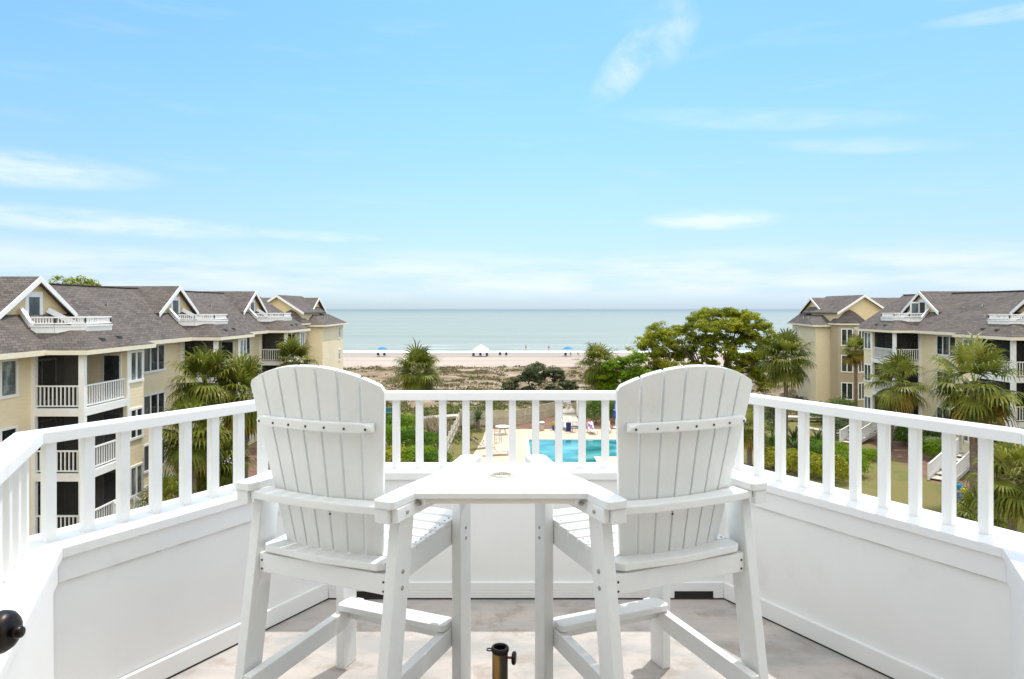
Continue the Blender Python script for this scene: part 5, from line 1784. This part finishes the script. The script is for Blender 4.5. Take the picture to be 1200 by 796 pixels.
def bin_and_pot():
    x, y, _ = at(635, 64.4, 504); y = 64.4
    root = thing('litter_bin', (x, y, 0.01), 'beige litter bin with a dark slot under its lid, beside the pool', 'litter bin')
    B_ = plain('beige_aggregate', (0.42, 0.33, 0.25), 0.8, 0.15, 12)
    m = MB(); m.lathe([(0, 0), (0.20, 0.0), (0.23, 0.05), (0.24, 0.62), (0, 0.62)], 18, (x, y, 0.01)); m.build('body', B_, root)
    m = MB(); m.lathe([(0, 0.62), (0.20, 0.62), (0.20, 0.72), (0, 0.72)], 18, (x, y, 0.01)); m.build('slot', DARK, root)
    m = MB(); m.lathe([(0, 0.72), (0.26, 0.72), (0.26, 0.78), (0.18, 0.86), (0, 0.88)], 18, (x, y, 0.01)); m.build('lid', PWHITE, root)
    x, y, _ = at(649.5, 64.7, 504); y = 64.7
    root = thing('flower_pot', (x, y, 0.01), 'cobalt blue flower pot filled with yellow flowers, right of the litter bin', 'flower pot')
    m = MB(); m.lathe([(0, 0), (0.17, 0), (0.24, 0.36), (0.26, 0.38), (0.26, 0.42), (0.21, 0.42), (0, 0.36)], 18, (x, y, 0.01)); m.build('pot', plain('cobalt_glaze', (0.02, 0.05, 0.32), 0.2, 0.1), root)
    rg = random.Random(6); m = MB()
    for i in range(260):
        d = rnd_dir(rg); d.z = abs(d.z); p = Vector((x, y, 0.43))+Vector((d.x*0.30, d.y*0.30, d.z*0.42))*rg.uniform(0.7, 1); leaf_quad(m, p, (d+rnd_dir(rg)*0.5).normalized(), 0.10, rg, rg.random(), 0.9)
    m.build('flowers', leafy('yellow_petals', [(0, (0.10, 0.14, 0.02)), (0.25, (0.5, 0.40, 0.01)), (1, (0.75, 0.62, 0.02))], 0.6, 0.3), root, attr=True, recalc=False)
    # towel hung over the chair back
    x, y, _ = at(666.5, 63, 500)
    m = MB(); m.extr([(x-0.22, 63.2, 0.15), (x+0.22, 63.2, 0.12), (x+0.24, 63.22, 0.92), (x+0.2, 63.26, 1.0), (x-0.2, 63.26, 1.0), (x-0.24, 63.22, 0.9)], (0, 0.05, 0)); o = m.build('beach_towel', plain('navy_towel', (0.012, 0.02, 0.11), 0.9, 0.2, 6), origin=(x, 63.2, 0.5)); tag(o, 'dark blue towel hanging down in front of the gate boardwalk', 'towel')
    x2 = x-0.75
    root = thing('towel_rack', (x2+0.2, 63.2, 0.01), 'low metal rack carrying towels in front of the gate boardwalk', 'towel rack')
    for dx in (-0.55, 1.1):
        m = MB(); m.tube([(x2+dx, 63.24, 0.01), (x2+dx, 63.24, 0.98)], 0.022, 6); m.build('post', MATS['grey_tube'], root)
    m = MB(); m.tube([(x2-0.55, 63.24, 0.96), (x2+1.1, 63.24, 0.96)], 0.02, 6); m.build('bar', MATS['grey_tube'], root)
    m = MB(); m.extr([(x2-0.3, 63.2, 0.42), (x2+0.3, 63.2, 0.45), (x2+0.3, 63.26, 0.995), (x2-0.3, 63.26, 0.99)], (0, 0.04, 0)); o = m.build('beach_towel', plain('pale_blue_towel', (0.42, 0.50, 0.70), 0.9, 0.1, 6), origin=(x2, 63.2, 0.6)); tag(o, 'pale blue towel hanging beside the dark blue towel', 'towel')


bin_and_pot()


def closed_umbrella():
    x, y, _ = at(720.5, 66.5, 500); y = 66.0
    root = thing('patio_umbrella', (x, y, 0.0), 'closed bright blue patio umbrella on a white pole beside the right chair', 'umbrella')
    m = MB(); m.tube([(x, y, 0), (x, y, 2.75)], 0.03, 8); m.build('pole', PWHITE, root)
    m = MB(); m.lathe([(0, 0), (0.28, 0), (0.28, 0.06), (0.05, 0.1), (0, 0.1)], 16, (x, y, 0)); m.build('base', PWHITE, root)
    m = MB(); vs_ = []; fs = []; n = 16; prof = [(0.11, 0.92), (0.20, 1.05), (0.21, 1.5), (0.17, 2.1), (0.10, 2.5), (0.03, 2.7)]
    for r, z in prof:
        for j in range(n):
            q = r*(1.0 if j % 2 else 0.72); vs_.append((x+q*cos(2*pi*j/n), y+q*sin(2*pi*j/n), z))
    for i in range(len(prof)-1):
        for j in range(n): fs.append((i*n+j, i*n+(j+1) % n, (i+1)*n+(j+1) % n, (i+1)*n+j))
    m.add(vs_, fs); m.build('canopy', plain('royal_blue_canvas', (0.015, 0.09, 0.50), 0.8, 0.12, 5), root, recalc=False)
    m = MB(); m.lathe([(0.216, 0), (0.222, 0.0), (0.222, 0.06), (0.216, 0.06), (0.216, 0)], 18, (x, y, 1.72)); m.build('strap', PWHITE, root)
    # pale marks up the folded canvas
    m = MB()
    for i, z in enumerate((1.82, 1.93, 2.04, 2.15, 2.26)):
        r = 0.205-0.0029*i*10*0.4
        m.box(x-0.075, x-0.005, y-r-0.006, y-r+0.0, z, z+0.05); 
    m.build('white_print', PWHITE, root)


closed_umbrella()


def teal_bench(x, y, L, label):
    root = thing('storage_bench', (x, y, 0), label, 'bench')
    TE = MATS.get('teal_paint') or plain('teal_paint', (0.01, 0.16, 0.17), 0.5, 0.12, 4)
    m = MB(); m.box(x-L/2, x+L/2, y-0.25, y+0.25, 0.42, 0.48); m.build('seat', TE, root)
    m = MB(); m.extr([(x-L/2, y+0.24, 0.55), (x+L/2, y+0.24, 0.55), (x+L/2, y+0.32, 0.95), (x-L/2, y+0.32, 0.95)], (0, 0.03, 0)); m.build('backrest', TE, root)
    for dx in (-L/2+0.08, L/2-0.08):
        for dy in (-0.2, 0.2):
            m = MB(); m.box(x+dx-0.035, x+dx+0.035, y+dy-0.035, y+dy+0.035, 0, 0.42); m.build('leg', TE, root)
        m = MB(); m.bar((x+dx, y+0.22, 0.42), (x+dx, y+0.33, 0.98), 0.05, 0.05); m.build('back_post', TE, root)


teal_bench(-13.2, 72.5, 1.5, 'teal bench above the left garden shrubs, beside the left chair')
teal_bench(31.9, 71.6, 1.7, 'teal bench in the right garden behind the pale boardwalk')


def beach_toys():
    for px, py, Z, r, h, c, lab, nm in ((1124, 568, 43.6, 0.22, 0.28, (0.01, 0.30, 0.50), 'turquoise toy bucket at the foot of the white stairs', 'toy_bucket'), (1130, 574, 42.6, 0.20, 0.26, (0.65, 0.55, 0.02), 'yellow toy bucket between the blue ones below the stairs', 'toy_bucket')):
        x = (px-600)*Z/800
        root = thing(nm, (x, Z, 0), lab, 'toy bucket', 'beach toys')
        m = MB(); m.lathe([(0, 0), (r*0.75, 0), (r, h), (r*1.06, h), (r*1.06, h-0.03), (r*0.95, h-0.03), (0, 0.05)], 16, (x, Z, 0)); m.build('bucket', plain(nm+'_plastic'+str(px), c, 0.35, 0.1), root)
        m = MB(); m.tube([(x-r, Z, h), (x-r*0.7, Z, h+r*0.7), (x, Z, h+r), (x+r*0.7, Z, h+r*0.7), (x+r, Z, h)], 0.012, 5); m.build('handle', PWHITE, root)
    x, Z = (1126-600)*41.3/800, 41.3
    root = thing('toy_crate', (x, Z, 0), 'blue plastic toy crate lying below the buckets', 'toy crate')
    m = MB(); m.add([], [])
    for a, b in (((-0.35, -0.22), (0.35, -0.22)), ((0.35, -0.22), (0.35, 0.22)), ((0.35, 0.22), (-0.35, 0.22)), ((-0.35, 0.22), (-0.35, -0.22))):
        m.bar((x+a[0], Z+a[1], 0.15), (x+b[0], Z+b[1], 0.15), 0.03, 0.3)
    m.box(x-0.35, x+0.35, Z-0.22, Z+0.22, 0.0, 0.03); m.build('crate', plain('blue_plastic', (0.02, 0.12, 0.50), 0.4, 0.1), root)
    m = MB(); m.bar((x-0.38, Z-0.24, 0.30), (x+0.38, Z-0.24, 0.30), 0.05, 0.04); m.bar((x-0.38, Z+0.24, 0.30), (x+0.38, Z+0.24, 0.30), 0.05, 0.04); m.build('rim', MATS['blue_plastic'], root)


beach_toys()

# ------------------------------------------------------------ on the beach
BLUE = plain('beach_umbrella_blue', (0.01, 0.20, 0.62), 0.7, 0.1, 4)
NAVY = plain('dark_blue_canvas', (0.012, 0.035, 0.10), 0.8, 0.2, 4)


def beach_umbrella(x, y, label):
    root = thing('beach_umbrella', (x, y, 0), label, 'beach umbrella')
    m = MB(); m.tube([(x, y, 0), (x, y, 2.2)], 0.025, 6); m.build('pole', PWHITE, root)
    m = MB(); n = 8; vs_ = [(x, y, 2.3)]; fs = []
    for r, z in ((0.6, 2.18), (1.1, 1.9), (1.25, 1.72)):
        for j in range(n): vs_.append((x+r*cos(2*pi*j/n), y+r*sin(2*pi*j/n), z))
    for j in range(n): fs.append((0, 1+j, 1+(j+1) % n))
    for k in range(2):
        for j in range(n): fs.append((1+k*n+j, 1+k*n+(j+1) % n, 1+(k+1)*n+(j+1) % n, 1+(k+1)*n+j))
    m.add(vs_, fs); m.build('canopy', BLUE, root, recalc=False)


def beach_chair(x, y, label):
    root = thing('beach_chair', (x, y, 0), label, 'beach chair', 'dark blue chairs on the beach')
    m = MB(); m.bar((x, y-0.3, 0.25), (x, y+0.3, 0.32), 0.55, 0.04); m.build('seat', NAVY, root)
    m = MB(); m.bar((x, y-0.28, 0.26), (x, y-0.6, 0.95), 0.55, 0.04); m.build('backrest', NAVY, root)
    for sx in (-1, 1):
        m = MB(); m.bar((x+sx*0.28, y-0.4, 0), (x+sx*0.28, y+0.28, 0.36), 0.03, 0.03); m.build('leg', STEEL, root)
        m = MB(); m.bar((x+sx*0.28, y+0.3, 0), (x+sx*0.28, y-0.36, 0.5), 0.03, 0.03); m.build('leg', STEEL, root)
    return root


def tent(x, y, label):
    root = thing('beach_tent', (x, y, 0), label, 'tent')
    w = 1.65
    for sx in (-1, 1):
        for sy in (-1, 1):
            m = MB(); m.tube([(x+sx*w, y+sy*w, 0), (x+sx*w, y+sy*w, 1.75)], 0.03, 6); m.build('pole', PWHITE, root)
    m = MB()
    b = [(x-w-0.1, y-w-0.1, 1.5), (x+w+0.1, y-w-0.1, 1.5), (x+w+0.1, y+w+0.1, 1.5), (x-w-0.1, y+w+0.1, 1.5)]
    e = [(p[0], p[1], 1.75) for p in b]; q = [(x-0.7, y-0.7, 2.45), (x+0.7, y-0.7, 2.45), (x+0.7, y+0.7, 2.45), (x-0.7, y+0.7, 2.45)]
    fs = []
    for i in range(4):
        j = (i+1) % 4; fs += [(i, j, 4+j, 4+i), (4+i, 4+j, 8+j, 8+i), (8+i, 8+j, 12)]
    m.add(b+e+q+[(x, y, 2.9)], fs); m.build('canopy', plain('tent_white', (0.82, 0.82, 0.82), 0.7, 0.02), root, recalc=False)


def person(x, y, rz, label, top, skin, sit=False, z0=0.0):
    """one continuous skinned figure; clothing and hair are children"""
    root = thing('person', (x, y, z0), label, 'person')
    if not sit:
        P = dict(pelvis=(0, 0, .95), chest=(0, 0.01, 1.3), neck=(0, 0.0, 1.5), head=(0, -0.02, 1.62), crown=(0, -0.01, 1.74),
                 shl=(-.19, 0, 1.42), ell=(-.25, .03, 1.14), hal=(-.25, -.08, .9), shr=(.19, 0, 1.42), elr=(.25, .03, 1.14), har=(.24, -.1, .92),
                 hipl=(-.1, 0, .9), knl=(-.11, -.03, .5), anl=(-.11, .02, .08), tol=(-.12, -.16, .03), hipr=(.1, 0, .9), knr=(.12, -.12, .5), anr=(.12, .08, .08), tor=(.13, -.1, .03))
    else:
        P = dict(pelvis=(0, .1, .36), chest=(0, .24, .68), neck=(0, .30, .88), head=(0, .29, 1.0), crown=(0, .31, 1.12),
                 shl=(-.19, .26, .80), ell=(-.25, .1, .55), hal=(-.22, -.12, .45), shr=(.19, .26, .80), elr=(.25, .1, .55), har=(.22, -.12, .45),
                 hipl=(-.1, .05, .36), knl=(-.12, -.36, .52), anl=(-.12, -.62, .1), tol=(-.12, -.78, .05), hipr=(.1, .05, .36), knr=(.12, -.36, .5), anr=(.12, -.66, .1), tor=(.12, -.8, .05))
    rad = dict(pelvis=.13, chest=.14, neck=.055, head=.09, crown=.075, shl=.06, ell=.045, hal=.035, shr=.06, elr=.045, har=.035, hipl=.085, knl=.06, anl=.04, tol=.035, hipr=.085, knr=.06, anr=.04, tor=.035)
    names = list(P); idx = {n: i for i, n in enumerate(names)}
    ed = [('pelvis', 'chest'), ('chest', 'neck'), ('neck', 'head'), ('head', 'crown'), ('chest', 'shl'), ('shl', 'ell'), ('ell', 'hal'), ('chest', 'shr'), ('shr', 'elr'), ('elr', 'har'),
          ('pelvis', 'hipl'), ('hipl', 'knl'), ('knl', 'anl'), ('anl', 'tol'), ('pelvis', 'hipr'), ('hipr', 'knr'), ('knr', 'anr'), ('anr', 'tor')]
    def grown(name, nodes, grow, mat):
        me = bpy.data.meshes.new(name)
        use = [n for n in names if n in nodes]; ii = {n: i for i, n in enumerate(use)}
        me.from_pydata([P[n] for n in use], [(ii[a], ii[b]) for a, b in ed if a in ii and b in ii], [])
        o = bpy.data.objects.new(name, me); COL.objects.link(o); o.parent = root
        mo = o.modifiers.new('skin', 'SKIN')
        sv = me.skin_vertices[0] if me.skin_vertices else None
        if sv is None:
            bm = bmesh.new(); bm.from_mesh(me); bm.verts.layers.skin.verify(); bm.to_mesh(me); bm.free(); sv = me.skin_vertices[0]
        for n in use:
            r = rad[n]+grow; sv.data[ii[n]].radius = (r, r)
        sv.data[0].use_root = True
        su = o.modifiers.new('sub', 'SUBSURF'); su.levels = 1; su.render_levels = 1
        me.materials.append(mat)
        return o
    grown('body', set(names), 0, skin)
    grown('clothing', {'pelvis', 'chest', 'hipl', 'hipr'} if not sit else {'pelvis', 'chest'}, 0.025, top)
    h = MB(); c = Vector(P['crown']); h.lathe([(0, 0.07), (0.06, 0.055), (0.092, 0.0), (0.085, -0.05), (0, -0.05)], 12, tuple(c+Vector((0, 0.015, 0))))
    h.T = None
    ho = MB(); ho.v = h.v; ho.f = h.f; ho.c = h.c
    me = bpy.data.meshes.new('hair'); me.from_pydata(h.v, [], h.f); me.materials.append(MATS.get('dark_hair') or plain('dark_hair', (0.03, 0.02, 0.014), 0.7, 0.2))
    o = bpy.data.objects.new('hair', me); COL.objects.link(o); o.parent = root
    root.rotation_euler = (0, 0, rz)
    return root


SKIN = plain('skin', (0.42, 0.25, 0.17), 0.6, 0.06)
DTOP = plain('navy_clothes', (0.02, 0.03, 0.06), 0.8, 0.1)
RTOP = plain('dusky_red_clothes', (0.25, 0.05, 0.05), 0.8, 0.1)
beach_umbrella(-31.3, 165, 'blue beach umbrella on the sand near the left building, leftmost on the beach')
beach_umbrella(13.6, 166, 'blue beach umbrella on the sand left of the brown-skirted palm')
beach_chair(-32.2, 164.6, 'dark beach chair under the left blue umbrella, its left seat')
beach_chair(-30.7, 164.6, 'dark beach chair under the left blue umbrella, its right seat')
tent(-7.5, 165, 'white peaked beach tent on the sand in the middle of the beach')
beach_chair(-9.2, 163.5, 'beach chair at the left pole of the white tent')
beach_chair(-6.0, 163.5, 'beach chair at the right pole of the white tent')
beach_chair(-7.6, 164.2, 'beach chair in the middle under the white tent')
beach_chair(-2.9, 166.5, 'beach chair right of the white tent, the nearer of the two loose ones to it')
beach_chair(-1.4, 166.0, 'beach chair right of the white tent, the farther of the two loose ones from it')
beach_chair(12.9, 164.8, 'beach chair under the right blue umbrella')
person(14.2, 164.9, 0, 'person in dark clothes sitting on the sand under the right blue umbrella', DTOP, SKIN, True)
person(16.1, 166, R(20), 'person in dark clothes sitting on the sand right of the right blue umbrella', DTOP, SKIN, True)
person(3.8, 186, R(160), 'person in navy swimwear standing in the shallows, right of the white tent', DTOP, SKIN)
person(9.9, 183.5, R(200), 'person in red swimwear walking at the water line near the right blue umbrella', RTOP, SKIN)
